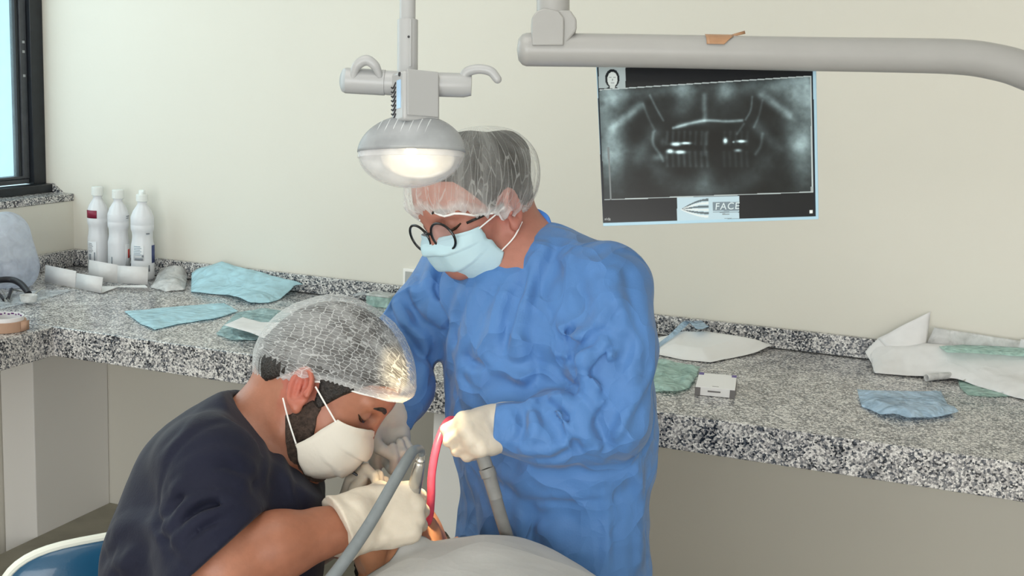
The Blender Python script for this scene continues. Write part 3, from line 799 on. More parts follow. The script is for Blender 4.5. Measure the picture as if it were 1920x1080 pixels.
v = v*(1+.018*(wr[:, None]-.3))
uvw[:, 2] = .45*sstep(.90, .95, s)+.30*front+.16*sstep(.35, .75, wr)+.12*sstep(.02, -.10, v[:, 0])
mk('hair_net', HD.p(v), f[:, ::-1], M['net_d'], dent, uv=uvw)
hem = spline([HD.p(q) for q in v[-150::6]]+[HD.p(v[-150])], 3)
MB().tube(hem, .0016, 6, caps=False).build('elastic_band', M['loop'], dent)
# face mask
M['mask_d'] = mat('white_mask', (.80, .76, .68), rough=.8, bump=.25, bscale=70, transl=.25)
mv, mf = mask_geo(HD, [(.117, .018), (.134, -.014), (.136, -.045), (.120, -.078), (.088, -.102)], (.066, .074, .0), (.046, .076, -.066), pleats=3)
mo = solid(mk('face_mask', mv, mf, M['mask_d'], dent), .0012)
for sg in (-1, 1):
    MB().tube(spline([HD.p(.012, sg*.086, .018), HD.p(.040, sg*.081, .008), HD.p(.068, sg*.0745, -.002)], 6), .0013, 6).tube(
        spline([HD.p(-.012, sg*.086, -.026), HD.p(.015, sg*.081, -.045), HD.p(.046, sg*.0765, -.064)], 6), .0013, 6).build('ear_loop', M['loop'], mo)
# ------------------------------------------------------------------ standing assistant in a blue gown
pit = rd(26); d0 = np.array([-math.cos(rd(35)), 0, math.sin(rd(35))]); upc = np.array([0, 1.0, 0])
fa = d0*math.cos(pit)-upc*math.sin(pit); ua = upc*math.cos(pit)+d0*math.sin(pit)
HA = Head(P(907, 397, 2.0), V(*fa), V(*ua), .96); HA.jz = .038; HA.nx = -.013
abase = P(1045, 1080, 2.0); abase[2] = 0
asst = empty('person', abase, 'standing person in blue surgical gown, pleated cap, glasses and light blue mask', 'person')
bl = unit(V(.76, 0, .65)*np.array([1, 1, 0])); bf = unit(V(-.65, 0, .76)*np.array([1, 1, 0]))   # her left, her front
a_sh_l = P(1130, 542, 1.91); a_sh_r = P(858, 525, 2.10); a_el_l = P(1146, 790, 1.86); a_wr_l = P(953, 797, 1.853)
a_el_r = P(748, 655, 2.08); a_wr_r = P(726, 770, 2.005)
a_hl_o = P(950, 797, 1.858); a_hr_o = P(722, 778, 2.0)
a_pel = P(1045, 1010, 2.02)
AB = Body(); HA.skull(AB); HA.ears(AB, .25)
a_nb = P(1010, 480, 2.02)
AB.u(cap(HA.p(-.034, 0, -.02), a_nb, .045, .048), .03)
AB.u(cap(HA.p(.006, 0, -.06), P(985, 500, 1.99), .040, .05), .03)
AB.u(cap(a_sh_l, a_sh_r, .045), .05)
AB.path([P(1010, 540, 2.02), P(1015, 760, 2.02), a_pel], [.08, .085, .085], .06)
AB.path([a_sh_l, a_el_l], [.045, .038], .03); AB.path([a_el_l, a_wr_l], [.038, .0255], .02)
AB.path([a_sh_r, a_el_r], [.043, .036], .03); AB.path([a_el_r, a_wr_r], [.036, .0245], .02)
def aleg(sd):
    hip = a_pel+bl*sd*.07; hip[2] = a_pel[2]; kn = hip+bf*.02; kn[2] = .46; an = kn-bf*.02; an[2] = .08; to = an+bf*.15; to[2] = .03
    return hip, kn, an, to
for sd in (-1, 1):
    h_, k_, a_, t_ = aleg(sd); AB.path([h_, k_, a_], [.058, .05, .038], .03); AB.path([a_, t_], [.036, .028], .02)
Xal = V(-.74, -.12, .62); Zal = V(.45, .45, .7)
cal = [(1.25, 1.45, .7), (1.3, 1.5, .75), (1.35, 1.5, .75), (1.35, 1.5, .75)]
tal = [(.016, .026, -.014), (.046, .040, -.036), (.068, .022, -.050), (.078, .000, -.054)]
hand(AB, a_hl_o, Xal, Zal, -1, cal, tal, .82, fat=.82)
Xar = V(.10, -.98, .06); Zar = V(-.45, .10, -.88)
car = [(.12, .22, .12), (1.15, 1.45, .8), (1.2, 1.45, .8), (1.2, 1.45, .8)]
tar = [(.018, .026, -.012), (.046, .040, -.030), (.066, .032, -.044), (.080, .018, -.050)]
hand(AB, a_hr_o, Xar, Zar, 1, car, tar, .78, fat=.82)
v, f = surf(AB, np.array([-1.15, -1.75, -.02]), np.array([-.2, -.95, 1.6]), .0034)
L_ = HA.loc(v); c = np.tile(np.array([.39, .165, .12]), (len(v), 1))
c = blend(c, (.43, .14, .115), np.exp(-((L_[:, 0]+.002)**2+(L_[:, 2]-.004)**2)/.0016)*(np.abs(L_[:, 1]) > .066)*.6)
c = blend(c, (.26, .11, .085), np.exp(-(((L_[:, 0]-.095)/.02)**2+((np.abs(L_[:, 1])-.034)/.02)**2+((L_[:, 2]-.014)/.012)**2))*.5)
v = smooth_mesh(v, f, 1, .5)
mk('body', v, f, M['skin_a'], asst, col=c)
HB2 = Body(); HA.skull(HB2); HB2.u(ell(HA.p(-.085, .0, .07), (.034, .04, .036), HA.R), .03)
def hairf2(p):
    q = HA.loc(p); hz = ramp(q[:, 0], [-.14, -.075, -.045, -.014, .012, .024, .036, .05, .07, .11], [-.09, -.07, -.03, .034, .026, .012, .02, .045, .08, .10])
    return smax(HB2(p)-.003+.004*fbm(q*np.array([40, 90, 40]), 2), (hz-q[:, 2])*.8, .003)
v, f = surf(hairf2, HA.o-.24, HA.o+.24, .004); mk('hair', v, f, M['hair'], asst)
brows(HA, asst, (1, -1), M['hair'], .003)
eye_parts(HA, asst, (1, -1))
# gown
M['gown'] = mat('blue_gown_nonwoven', (.085, .225, .53), rough=.62, noise=.07, nscale=7, bump=.10, bscale=330, transl=.12, sheen=.15, crinkle=(.75, 12))
GB = Body()
GB.u(ell(P(1012, 665, 2.02), (.165, .122, .185), np.stack([bl, bf, np.array([0, 0, 1.0])], 1)), .03)
GB.u(cap(a_sh_l, a_sh_r, .064, .062), .04)
GB.u(cap(P(1030, 487, 2.01), P(1118, 520, 1.94), .056, .05), .04)
GB.u(cap(P(1030, 500, 2.03), P(890, 530, 2.07), .05, .055), .05)
low = a_pel.copy(); low[2] = .38; mid = P(1040, 800, 2.02)
GB.u(cap(P(1020, 640, 2.02), mid, .125, .128, bl, 1.35), .06)
GB.u(cap(mid, low, .128, .150, bl, 1.32), .06)
GB.path([a_sh_l, P(1150, 660, 1.87), a_el_l], [.068, .066, .062], .022)
GB.path([a_el_l, P(1040, 800, 1.845), P(932, 797, 1.845)], [.062, .052, .037], .02)
GB.path([a_sh_r, P(800, 590, 2.09), a_el_r], [.066, .062, .056], .03)
GB.path([a_el_r, P(760, 730, 2.03), P(744, 790, 2.012)], [.056, .044, .026], .02)
GB.u(cap(P(880, 548, 2.02), P(935, 533, 1.985), .043, .043), .03)
GB.sub(cap(HA.p(-.02, 0, -.02), P(976, 452, 2.01), .054, .047), .004)                       # neck opening
el_ = unit(P(918, 797, 1.845)-P(1040, 800, 1.845)); er_ = unit(P(744, 790, 2.012)-P(760, 730, 2.03))
def local_cut(pt, n, rad):
    pt = np.asarray(pt)
    return lambda p: np.maximum(-((p-pt)@n), np.sqrt(((p-pt)**2).sum(1))-rad)
GB.sub(local_cut(P(924, 797, 1.847), el_, .055), .002); GB.sub(local_cut(P(742, 797, 2.01), er_, .05), .002)
GR = Body(); GR.ops = list(GB.ops)
FLp = FOLDS(GR, [  # creases and puckers: points, depth, width, side of the groove
 ([(1052, 648), (1066, 690), (1108, 700), (1120, 745)], .014, .022, (.02, .012)),
 ([(1120, 640), (1092, 690), (1104, 745), (1090, 800), (1110, 838)], .013, .020, (.022, .0)),
 ([(1150, 650), (1128, 710), (1140, 740), (1110, 800)], .010, .018, (.02, .006)),
 ([(1052, 652), (1090, 672), (1140, 676)], .012, .018, (.0, -.022)),
 ([(1044, 735), (1082, 770), (1112, 838)], .013, .018, (-.016, -.014)),
 ([(1030, 752), (1060, 790), (1080, 835)], .009, .016, (-.016, -.01)),
 ([(994, 752), (1000, 800), (986, 842)], .009, .015, (-.018, 0)), ([(960, 772), (966, 800), (960, 832)], .007, .011, (-.013, 0)),
 ([(944, 780), (947, 800), (944, 822)], .005, .008, (-.01, 0)),
 ([(975, 842), (1030, 848), (1082, 826)], .009, .015, (.0, -.018)),
 ([(1030, 560), (1042, 610), (1078, 632), (1120, 600), (1150, 560)], .010, .018, (.0, -.022)),
 ([(1060, 470), (1075, 530), (1060, 590)], .008, .02, (-.022, 0)), ([(1095, 480), (1120, 560), (1135, 630)], .009, .02, (-.022, 0)),
 ([(1150, 520), (1165, 580), (1160, 650)], .007, .02, (.02, 0)),
 ([(1010, 470), (990, 540), (975, 620), (980, 700)], .009, .022, (.024, 0)), ([(960, 520), (935, 580), (920, 660)], .008, .022, (.024, .008)),
 ([(905, 520), (880, 590), (862, 690), (880, 770)], .010, .020, (-.022, 0)), ([(875, 530), (850, 600), (842, 690)], .009, .016, (-.018, 0)),
 ([(840, 640), (870, 690), (900, 710)], .007, .018, (.01, .018)), ([(920, 690), (960, 700), (1000, 740)], .007, .016, (.0, -.018)),
 ([(820, 480), (800, 540), (826, 600)], .010, .018, (.02, .0)), ([(770, 530), (790, 580), (826, 602)], .010, .016, (.0, -.018)),
 ([(735, 560), (765, 610), (800, 650)], .009, .016, (.0, -.018)), ([(790, 620), (800, 680), (780, 730)], .008, .015, (.016, .0)),
 ([(1178, 600), (1196, 660), (1190, 730)], .006, .018, (.018, 0)), ([(1225, 700), (1180, 780), (1140, 850)], .005, .014, (.0, -.016)),
 ([(985, 860), (978, 960), (985, 1079)], .006, .016, (.018, 0)), ([(1130, 850), (1140, 960), (1140, 1079)], .005, .014, (.016, 0)),
 ([(920, 870), (960, 900), (1010, 940)], .007, .02, (.0, -.022)), ([(870, 870), (905, 950), (925, 1079)], .007, .02, (.022, 0)),
 ([(1000, 925), (1080, 930), (1140, 922)], .003, .010, (.0, -.012)), ([(1195, 860), (1205, 960), (1200, 1079)], .005, .018, (.02, 0)),
])
def gdisp(p):
    out = np.zeros(len(p)); near = np.abs(GR(p)) < .035
    if near.any():
        q = p[near]; d = fold_disp(q, FLp); d = np.clip(d*1.3+.034*crumple(q, 3, 6, 10)+.012*crumple(q, 8, 5, 26)+.008*fbm(q*np.array([9, 9, 5]), 3), -.024, .011)
        out[near] = d
    return out
GB.disp = gdisp
GB2 = lambda p: np.maximum(GB(p), .42-p[:, 2])
v, f = surf(GB2, np.array([-1.15, -1.8, .38]), np.array([-.15, -.95, 1.47]), .004, 2.4)
v = smooth_mesh(v, f, 1, .3)
gown = mk('surgical_gown', v, f, M['gown'], asst)
# neck binding tie and seam
M['gown_tie'] = mat('blue_gown_binding', (.06, .22, .68), rough=.7)
tie = spline([P(996, 396, 2.03), P(1010, 398, 2.02), P(1024, 408, 2.01), P(1028, 424, 2.0), P(1016, 414, 2.01), P(1002, 402, 2.03)], 6)
MB().tube(tie, .005, 8).build('neck_tie', M['gown_tie'], gown)
for sd in (-1, 1):
    h_, k_, a_, t_ = aleg(sd); tb = Body(); tb.u(cap(k_+np.array([0, 0, .2]), a_+np.array([0, 0, .03]), .085, .06)); tb.disp = lambda p: .006*fbm(p*12, 2)
    v, f = surf(tb, a_-.2, a_+np.array([.3, .3, .75]), .009); mk('trouser_leg', v, f, M['shoe'], asst)
    s_ = Body(); s_.u(cap(a_-bf*.03, t_+bf*.02, .046, .038), .02); s_.clip(halfspace((0, 0, .004), (0, 0, -1)))
    v, f = surf(s_, a_-.2, a_+.3, .007); mk('shoe', v, f, M['shoe'], asst)
ga, hA = glove('glove', a_hl_o, Xal, Zal, -1, cal, tal, asst, [a_hl_o, P(956, 797, 1.855), P(966, 797, 1.852)], k=.82, wr_r=(.029, .031, .033))
gb_, hC = glove('glove', a_hr_o, Xar, Zar, 1, car, tar, asst, [a_hr_o, P(727, 768, 2.004), P(737, 748, 2.012)], k=.78, m=M['latex_cool'], wr_r=(.028, .030, .034))
# pleated cap
M['net_a'] = net_mat('pleated_white_cap', .20, .34, (1, 1, 1), rand=1.0, lw=.06, tint=(.88, .9, .89))
def hm_a(a): return -.0595+.004*math.sin(a*9)
v, f, uvw = cap_geo(HA, (.008, 0, .050), (.114, .112, .094), (-.47, 0, .883), hm_a, (-.47, 0, .883), us=12, vs=2.0, nu=170, nv=50, pleat=.003, npl=46,
    bulge=lambda d, s: np.array([-.020, 0, .004])*max(0, -d[0]-.1))
s = uvw[:, 2].copy(); wr = ridged(v*np.array([10, 14, 10])+5, 2)
v = v*(1+.02*(wr[:, None]-.3)); v = v+(.004*(s**4)*np.sin(np.arctan2(v[:, 1], v[:, 0])*38))[:, None]*unit((0, 0, -1))
uvw[:, 2] = .42*sstep(.88, .94, s)+.16*sstep(.3, .75, wr)+.15*sstep(-.06, -.14, v[:, 0])
mk('hair_net', HA.p(v), f[:, ::-1], M['net_a'], asst, uv=uvw)
hem = spline([HA.p(q) for q in v[-170::5]]+[HA.p(v[-170])], 2)
MB().tube(hem, .0018, 6, caps=False).build('elastic_band', M['loop'], asst)
# mask
M['mask_a'] = mat('light_blue_mask', (.56, .76, .83), rough=.75, bump=.2, bscale=80, transl=.15)
mv, mf = mask_geo(HA, [(.110, .003), (.121, -.018), (.117, -.045), (.100, -.071), (.060, -.110)], (.068, .074, -.003), (.042, .074, -.056), pleats=3)
mo = solid(mk('face_mask', mv, mf, M['mask_a'], asst), .0012)
for sg in (-1, 1):
    MB().tube(spline([HA.p(.012, sg*.086, .010), HA.p(.032, sg*.080, .004), HA.p(.068, sg*.0745, -.004)], 6), .0013, 6).tube(
        spline([HA.p(-.008, sg*.086, -.026), HA.p(.014, sg*.080, -.044), HA.p(.043, sg*.0745, -.055)], 6), .0013, 6).build('ear_loop', M['loop'], mo)
# glasses: worn, so a part of the person
M['black_plastic'] = mat('black_plastic', (.008, .008, .009), rough=.25)
M['lens'] = film_mat('clear_lens', (.95, .97, 1.0), .10, rough=.05, bump=0, transl=0)
gl = None
rims = []
for sg in (-1, 1):
    pts = []
    for a in np.linspace(0, 2*PI, 33):
        yy = .036*sg+.030*math.cos(a)*(1-.05*math.sin(a)); zz = .004+.0245*math.sin(a); pts.append((.116-.10*abs(yy)*abs(yy)*8-.06*(.02-zz), yy, zz))
    rims.append(pts)
mb = MB()
for pts in rims: mb.tube([HA.p(q) for q in pts], .0021, 8, caps=False)
mb.tube(spline([HA.p(.115, .008, .010), HA.p(.119, 0, .013), HA.p(.115, -.008, .010)], 5), .0021, 8)
gl = mb.build('glasses', M['black_plastic'], asst)
for sg in (-1, 1):
    MB().tube(spline([HA.p(.080, sg*.0665, .012), HA.p(.072, sg*.0745, .013), HA.p(.05, sg*.077, .012), HA.p(.006, sg*.083, .014)], 6), .0022, 8).build('temple', M['black_plastic'], gl)
    pts = np.array(rims[0 if sg < 0 else 1])[:-1]; c_ = pts.mean(0)+np.array([.002, 0, 0]); vv = np.vstack([pts, c_]); n = len(pts)
    mk('lens', HA.p(vv), [(i, (i+1) % n, n) for i in range(n)], M['lens'], gl)
# ------------------------------------------------------------------ patient lying under the sheet, dental chair
pdir = unit(rightw*.30-awayw*.95)                                   # from the head to the feet, level
plat = np.cross(np.array([0, 0, 1.0]), pdir)                        # patient's left .. right
h_o = P(766, 1066, 1.90)
up_ = np.array([0, 0, 1.0])
HP = Head(h_o, unit(up_*.93+pdir*.08-plat*.34), unit(-pdir*.97+up_*.10), .97)
ZP = float(h_o[2])
chest = h_o+pdir*.36; chest[2] = ZP-.075
pbase = chest+pdir*.25; pbase[2] = 0
pat = empty('person', h_o*np.array([1, 1, 0])+np.array([0, 0, ZP-.11]), 'patient lying on back, lamp-lit cheek and chin showing above the white sheet', 'person')
PB = Body(); HP.skull(PB); HP.ears(PB, .2)
PB.sub(ell(HP.p(.105, 0, -.062), np.array([.022, .016, .012]), HP.R), .006)                # open mouth
PB.u(cap(HP.p(-.02, 0, -.05), chest-pdir*.17+up_*.01, .053, .058), .03)
PB.u(cap(chest-pdir*.13-plat*.13, chest-pdir*.13+plat*.13, .07, .07), .05)
PB.path([chest-pdir*.08, chest+pdir*.15, chest+pdir*.42], [.115, .115, .12], .06, plat, 1.35)
for sd in (-1, 1):
    hip = chest+pdir*.42+plat*sd*.085; kn = hip+pdir*.42+up_*.01; an = kn+pdir*.40-up_*.02; to = an+up_*.13+pdir*.05
    hip[2] -= .02
    PB.path([hip, kn, an, to], [.085, .06, .042, .03], .03)
    sh = chest-pdir*.13+plat*sd*.17; el = sh+pdir*.26+plat*sd*.06-up_*.02; wr = el+pdir*.20-plat*sd*.14+up_*.13
    PB.path([sh, el, wr], [.05, .04, .03], .03); PB.path([wr, wr+pdir*.06-plat*sd*.09], [.03, .022], .02)
lo = np.minimum(h_o, h_o+pdir*1.85)-.32; hi = np.maximum(h_o, h_o+pdir*1.85)+.32; lo[2] = ZP-.35; hi[2] = ZP+.3
v, f = surf(PB, lo, hi, .0055)
L_ = HP.loc(v); c = np.tile(np.array([.48, .22, .12]), (len(v), 1))
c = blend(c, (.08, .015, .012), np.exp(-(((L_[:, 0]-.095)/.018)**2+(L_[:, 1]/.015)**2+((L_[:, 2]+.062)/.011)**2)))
c = blend(c, (.48, .15, .11), np.exp(-(((L_[:, 0]-.105)/.014)**2+(L_[:, 1]/.024)**2+((np.abs(L_[:, 2]+.062)-.012)/.006)**2))*.8)
mk('body', smooth_mesh(v, f, 1, .4), f, M['skin_p'], pat, col=c)
HPb = head_sdf(HP)
def hairf3(p):
    q = HP.loc(p); hz = ramp(q[:, 0], [-.14, -.075, -.045, -.014, .012, .03, .05, .07, .11], [-.09, -.07, -.03, .05, .11, .14, .16, .16, .16])
    return smax(HPb(p)-.008+.004*fbm(q*60, 2), (hz-q[:, 2])*.8, .003)
v, f = surf(hairf3, h_o-.22, h_o+.22, .0055); mk('hair', v, f, M['hair'], pat)
# white sheet draped over chest and legs
M['sheet'] = mat('white_nonwoven_sheet', (.56, .555, .54), rough=.8, noise=.04, nscale=12, bump=.08, bscale=120, transl=.2, crinkle=(.22, 8))
def sheet_top(s, t):
    """s metres from the chin towards the feet, t metres across"""
    base = ramp(s, [0, .05, .10, .18, .30, .55, .85, 1.4], [.092, .096, .100, .102, .09, .08, .05, -.02])
    hw = ramp(s, [0, .06, .14, .3, 1.4], [.215, .225, .23, .23, .22])
    a = np.abs(t)/hw
    drop = np.where(a < 1, 1-np.sqrt(np.clip(1-a*a*.82, 0, 1)), .576+(a-1)*1.6)*.15
    return base-drop+.11*np.clip(t, -.2, .03)
nu, nv = 120, 84; ss = np.linspace(.0, 1.25, nu+1)**1.25; vv = []; 
for i, s_ in enumerate(ss/ss[-1]*1.25):
    for j in range(nv+1):
        t_ = (j/nv*2-1)*(.33+.03*math.sin(s_*7))
        s0 = s_+.045*(t_/.2)**2-.01+.010*math.sin(t_*41)*.6-.10*max(0, t_*1.0-.02)*0
        z = float(sheet_top(np.array(s0), np.array(t_)))
        vv.append((s0, t_, z))
vv = np.array(vv); q = np.c_[vv[:, :2], 0*vv[:, 0]]
vv[:, 2] += .030*crumple(q, 5, 6, 7)+.012*fbm(q*9, 3)+.010*crumple(q, 9, 5, 17)
org = h_o+pdir*.120+plat*.045; org[2] = ZP
w_ = org+vv[:, :1]*pdir+vv[:, 1:2]*plat+vv[:, 2:3]*up_
for _ in range(7):
    dd = PB(w_); w_ = w_+np.clip(.010-dd, 0, .04)[:, None]*up_
    if _ < 6:
        zz = w_[:, 2].reshape(nu+1, nv+1); z2 = zz.copy(); z2[1:-1, 1:-1] = (zz[1:-1, 1:-1]*2+zz[:-2, 1:-1]+zz[2:, 1:-1]+zz[1:-1, :-2]+zz[1:-1, 2:])/6; w_[:, 2] = z2.ravel()
n = nv+1; ff = np.array([(i*n+j, (i+1)*n+j, (i+1)*n+j+1, i*n+j+1) for i in range(nu) for j in range(nv)])
so = mk('draped_sheet', w_, ff, M['sheet']); tag(so, 'white sheet draped over the chest of the lying patient', 'sheet'); solid(so, .0012, 1)
# dental chair (below the frame)
M['teal_vinyl'] = mat('dark_vinyl', (.02, .05, .09), rough=.35); M['cream_enamel'] = mat('cream_enamel', (.72, .72, .70), rough=.3)
cb = chest+pdir*.4; cb[2] = 0
dc = empty('dental_chair', cb, 'reclined dental chair under the lying patient and the sheet', 'chair')
def slab(name, c, hx, hy, hz): return MB().obox(c, pdir*hx, plat*hy, up_*hz).build(name, M['teal_vinyl'], dc, bevel=.03, seg=3)
slab('headrest', np.array([h_o[0], h_o[1], ZP-.140])-pdir*.02, .10, .09, .022)
bc = chest+pdir*.21+plat*.06; slab('backrest', np.array([bc[0], bc[1], ZP-.250]), .27, .18, .032)
bc = chest+pdir*.92; slab('seat', np.array([bc[0], bc[1], ZP-.280]), .42, .20, .04)
MB().lathe((cb[0], cb[1], 0), (0, 0, 1), [(.26, 0), (.26, .03), (.12, .06), (.10, ZP-.36), (.2, ZP-.322)], 32).build('base', M['cream_enamel'], dc)
# ------------------------------------------------------------------ dentist's stool
M['blue_vinyl'] = mat('petrol_blue_vinyl', (.012, .075, .155), rough=.28, coat=.3, bump=.05, bscale=200)
M['cream_piping'] = mat('cream_plastic_trim', (.76, .78, .70), rough=.35)
st0 = d_pel.copy(); st0[2] = 0
st = empty('stool', st0, 'blue upholstered stool with cream edged backrest behind the seated man', 'stool')
tc_ = P(205, 985, 1.965); bk_r = unit(rightw*.25-awayw*.97*-1)        # backrest spreads sideways
bt = tc_.copy(); bdir = unit(rightw*.80+awayw*.60); bnorm = unit(np.cross(bdir, up_))
if bnorm@rightw < 0: bnorm = -bnorm
def back_outline(k=1.0, n=48):
    out = []
    for a in np.linspace(0, 2*PI, n, endpoint=False):
        c_, s_ = math.cos(a), math.sin(a); e = .58
        out.append((.185*k*math.copysign(abs(c_)**e, c_), .15*k*math.copysign(abs(s_)**e, s_)))
    return out
bcn = P(212, 1004, 2.09)-up_*.15
def bp(x, y, dz=0): return bcn+bdir*x+up_*y+bnorm*(dz-.9*x*x)
loop = [bp(x, y) for x, y in back_outline()]
v = []; rings = [(0, .032), (.5, .030), (.8, .024), (.95, .012), (1.0, .0)]; N_ = 48
for k, dz in rings[1:]: v += [bp(x, y, dz) for x, y in back_outline(k)]
f = [(r*N_+i, r*N_+(i+1) % N_, (r+1)*N_+(i+1) % N_, (r+1)*N_+i) for r in range(3) for i in range(N_)]
v.append(bp(0, 0, .032)); f += [((i+1) % N_, i, len(v)-1) for i in range(N_)]
b0 = len(v); v += [bp(x, y, -.02) for x, y in back_outline(.98)]; f += [(3*N_+i, 3*N_+(i+1) % N_, b0+(i+1) % N_, b0+i) for i in range(N_)]; f.append(tuple(b0+i for i in range(N_)))
bo = mk('backrest', v, f, M['blue_vinyl'], st)
MB().tube(np.array(loop+loop[:1]), .0075, 10, caps=False).build('edge_trim', M['cream_piping'], bo)
MB().lathe((st0[0], st0[1], 0), (0, 0, 1), [(.165, .30), (.18, .32), (.18, .35), (.165, .362), (.0, .370)], 40).build('seat', M['blue_vinyl'], st)
M['chrome'] = mat('chrome', (.7, .7, .72), rough=.15, metal=1.0)
MB().lathe((st0[0], st0[1], 0), (0, 0, 1), [(.03, .06), (.03, .25), (.022, .25), (.022, .305)], 20).build('column', M['chrome'], st)
MB().tube(spline([st0+up_*.30-rightw*.05, st0+up_*.30-rightw*.24, bcn-bnorm*.04-up_*.12, bcn-bnorm*.026-up_*.02], 8), .012, 10).build('back_bracket', M['chrome'], st)
for k in range(5):
    a = k*2*PI/5+.95; d_ = np.array([math.cos(a), math.sin(a), 0]); lg = MB().tube([st0+up_*.075, st0+d_*.10+up_*.075, st0+d_*.17+up_*.062], [.02, .018, .014], 10).build('leg', M['chrome'], st)
    MB().lathe(st0+d_*.17+np.array([0, 0, .026])-.012*np.cross(d_, up_), np.cross(d_, up_), [(.0, 0), (.026, 0), (.026, .024), (.0, .024)], 16).build('caster', M['black_plastic'], lg)
# ------------------------------------------------------------------ operating lamp
M['lamp_white'] = mat('white_lamp_plastic', (.38, .385, .39), rough=.28, noise=.02)
M['lamp_grey'] = mat('grey_lamp_plastic', (.34, .35, .36), rough=.35)
M['decal'] = mat('pale_blue_label', (.38, .56, .78), rough=.4)
M['dark'] = mat('dark_slot', (.03, .03, .035), rough=.6)
DL = 1.70
lp = lambda x, y, t=0: P(x, y, DL)+V(0, 0, t)
u_ = unit(CU*np.array([0, 0, 1])+CU*.0); r_ = CR; tw = -CF
px = DL/FPX
lamp_top = P(764, -240, DL)
lamp = empty('dental_lamp', P(770, 290, DL), 'white dental operating lamp with curved side handles, lit above the patient', 'lamp')
MB().tube([lp(767, -330), lp(764, 50)], 15*px, 20).build('support_post', M['lamp_white'], lamp)
sl = MB().tube([lp(764.5, 38), lp(764, 146)], [19.5*px, 19.5*px], 20).build('sleeve', M['lamp_white'], lamp)
MB().tube([lp(771, 40, 19*px*.9), lp(770.5, 128, 19*px*.9)], 3.2*px, 8).build('cable_channel', M['lamp_white'], sl)
MB().tube([lp(768, 73, 16*px), lp(768, 73, 20.5*px)], 2.4*px, 8).build('set_screw', M['dark'], sl)
# cross bar
MB().tube([lp(650, 151, .0), lp(722, 155, 0)], [24*px, 24*px], 24).build('handle_grip', M['lamp_white'], lamp)
MB().lathe(lp(651, 151, 0), CR*-1+tw*.5, [(23.5*px, -2*px), (24*px, 2*px), (22*px, 7*px), (16*px, 10*px), (0, 11*px)], 28).build('end_cap', M['lamp_grey'], lamp)
MB().tube([lp(720, 155), lp(726, 155.3), lp(740, 156), lp(870, 160), lp(884, 160.5)], [22*px, 23*px, 23*px, 22.5*px, 19*px], 24).build('cross_bar', M['lamp_white'], lamp)
def arch(pts, r): 
    pp = spline(pts, 8); rr_ = np.interp(np.linspace(0, 1, len(pp)), np.linspace(0, 1, len(r)), r); e_ = unit(pp[-1]-pp[-2])
    add = [(pp[-1]+e_*r[-1]*math.sin(q), r[-1]*math.cos(q)) for q in (.4, .8, 1.15, 1.45)]
    return MB().tube(np.vstack([pp]+[a_[0][None] for a_ in add]), np.r_[rr_, [a_[1] for a_ in add]], 16)
o = arch([lp(664, 150, 18*px), lp(672, 128, 24*px), lp(690, 118, 27*px), (lp(706, 128, 26*px)), lp(714, 146, 20*px)], [6*px, 9*px, 10*px, 9*px, 6*px]).build('curved_handle', M['lamp_white'], lamp)
arch([lp(868, 150, 6*px), lp(876, 137, 10*px), lp(897, 132, 14*px), lp(920, 137, 18*px), lp(933, 152, 20*px)], [9*px, 9.5*px, 9*px, 9*px, 8*px]).build('curved_handle', M['lamp_white'], lamp)
# neck housing (box turned a little to the left)
hx = unit(CR*.85+CF*.53); hz_ = CU; hd = unit(np.cross(hx, hz_)); 
if hd@tw < 0: hd = -hd
def bx(cx, cy, w_, h_, dep, t0, name, m, bev, parent=lamp):
    return MB().obox(lp(cx, cy, t0), hx*w_*px/2, hz_*h_*px/2, hd*dep*px/2).build(name, m, parent, bevel=bev*px, seg=3)
nk = bx(781, 188, 76, 92, 52, 22*px, 'neck_housing', M['lamp_white'], 6)
bx(796, 182, 64, 84, 3, 45*px, 'cover_plate', M['lamp_white'], 1.2, nk)
for sgn, c0 in ((-1, -29.0),):
    side = lambda a, b, e=0: lp(781, 188, 22*px)-hx*(38.2*px+e*px)+hd*a*px+hz_*b*px
    MB().obox(side(7, 4), hx*.5*px, hz_*26*px, hd*8*px).build('side_label', M['decal'], nk)
    mb = MB()
    for k in range(8): mb.tube(spline([side(-23, 20-k*8.2, .2), side(-15, 18-k*8.2, .6), side(-5, 27-k*8.2, .2)], 4), 1.5*px, 6)
    mb.build('vent_slots', M['dark'], nk)
    MB().tube([side(10, 40, -2), side(10, 40, 1.2)], 4*px, 12).build('hinge_screw', M['dark'], nk)
# head: opaque back shell, clear front cover
hc = lp(772, 288, 10*px); tilt = rd(22)
zax = unit(CU*.42+tw*.0+CF*-.0+CR*.05); 
ax_up = unit(CU*math.cos(tilt)-tw*math.sin(tilt)*.0)
hu = unit(CU+CR*.06); hf = unit(np.cross(CR, hu)); hf = hf if hf@tw > 0 else -hf
def dome(ax, ay, az, t0, t1, n=48, m=18):
    v = []; th = np.linspace(t0, t1, m)
    for t_ in th:
        for k in range(n):
            a = 2*PI*k/n; v.append(hc+CR*ax*px*math.cos(a)*math.cos(t_)+hf*ay*px*math.sin(a)*math.cos(t_)+hu*az*px*math.sin(t_))
    f = [(i*n+k, i*n+(k+1) % n, (i+1)*n+(k+1) % n, (i+1)*n+k) for i in range(m-1) for k in range(n)]
    return np.array(v), np.array(f)
M['lamp_shell'] = film_mat('frosted_lamp_shell', (.45, .47, .49), .80, rough=.25, bump=0, transl=.25)
M['lamp_clear'] = film_mat('clear_lamp_cover', (.90, .90, .91), .30, rough=.06, bump=0, transl=.1)
v, f = dome(99, 62, 70, .02, PI/2-.02); solid(mk('back_shell', v, f, M['lamp_shell'], lamp), .0016, -1)
v, f = dome(99, 62, 66, -PI/2+.02, .02); solid(mk('front_cover', v, f[:, ::-1], M['lamp_clear'], lamp), .0016, -1)
ring = MB(); n_ = 64
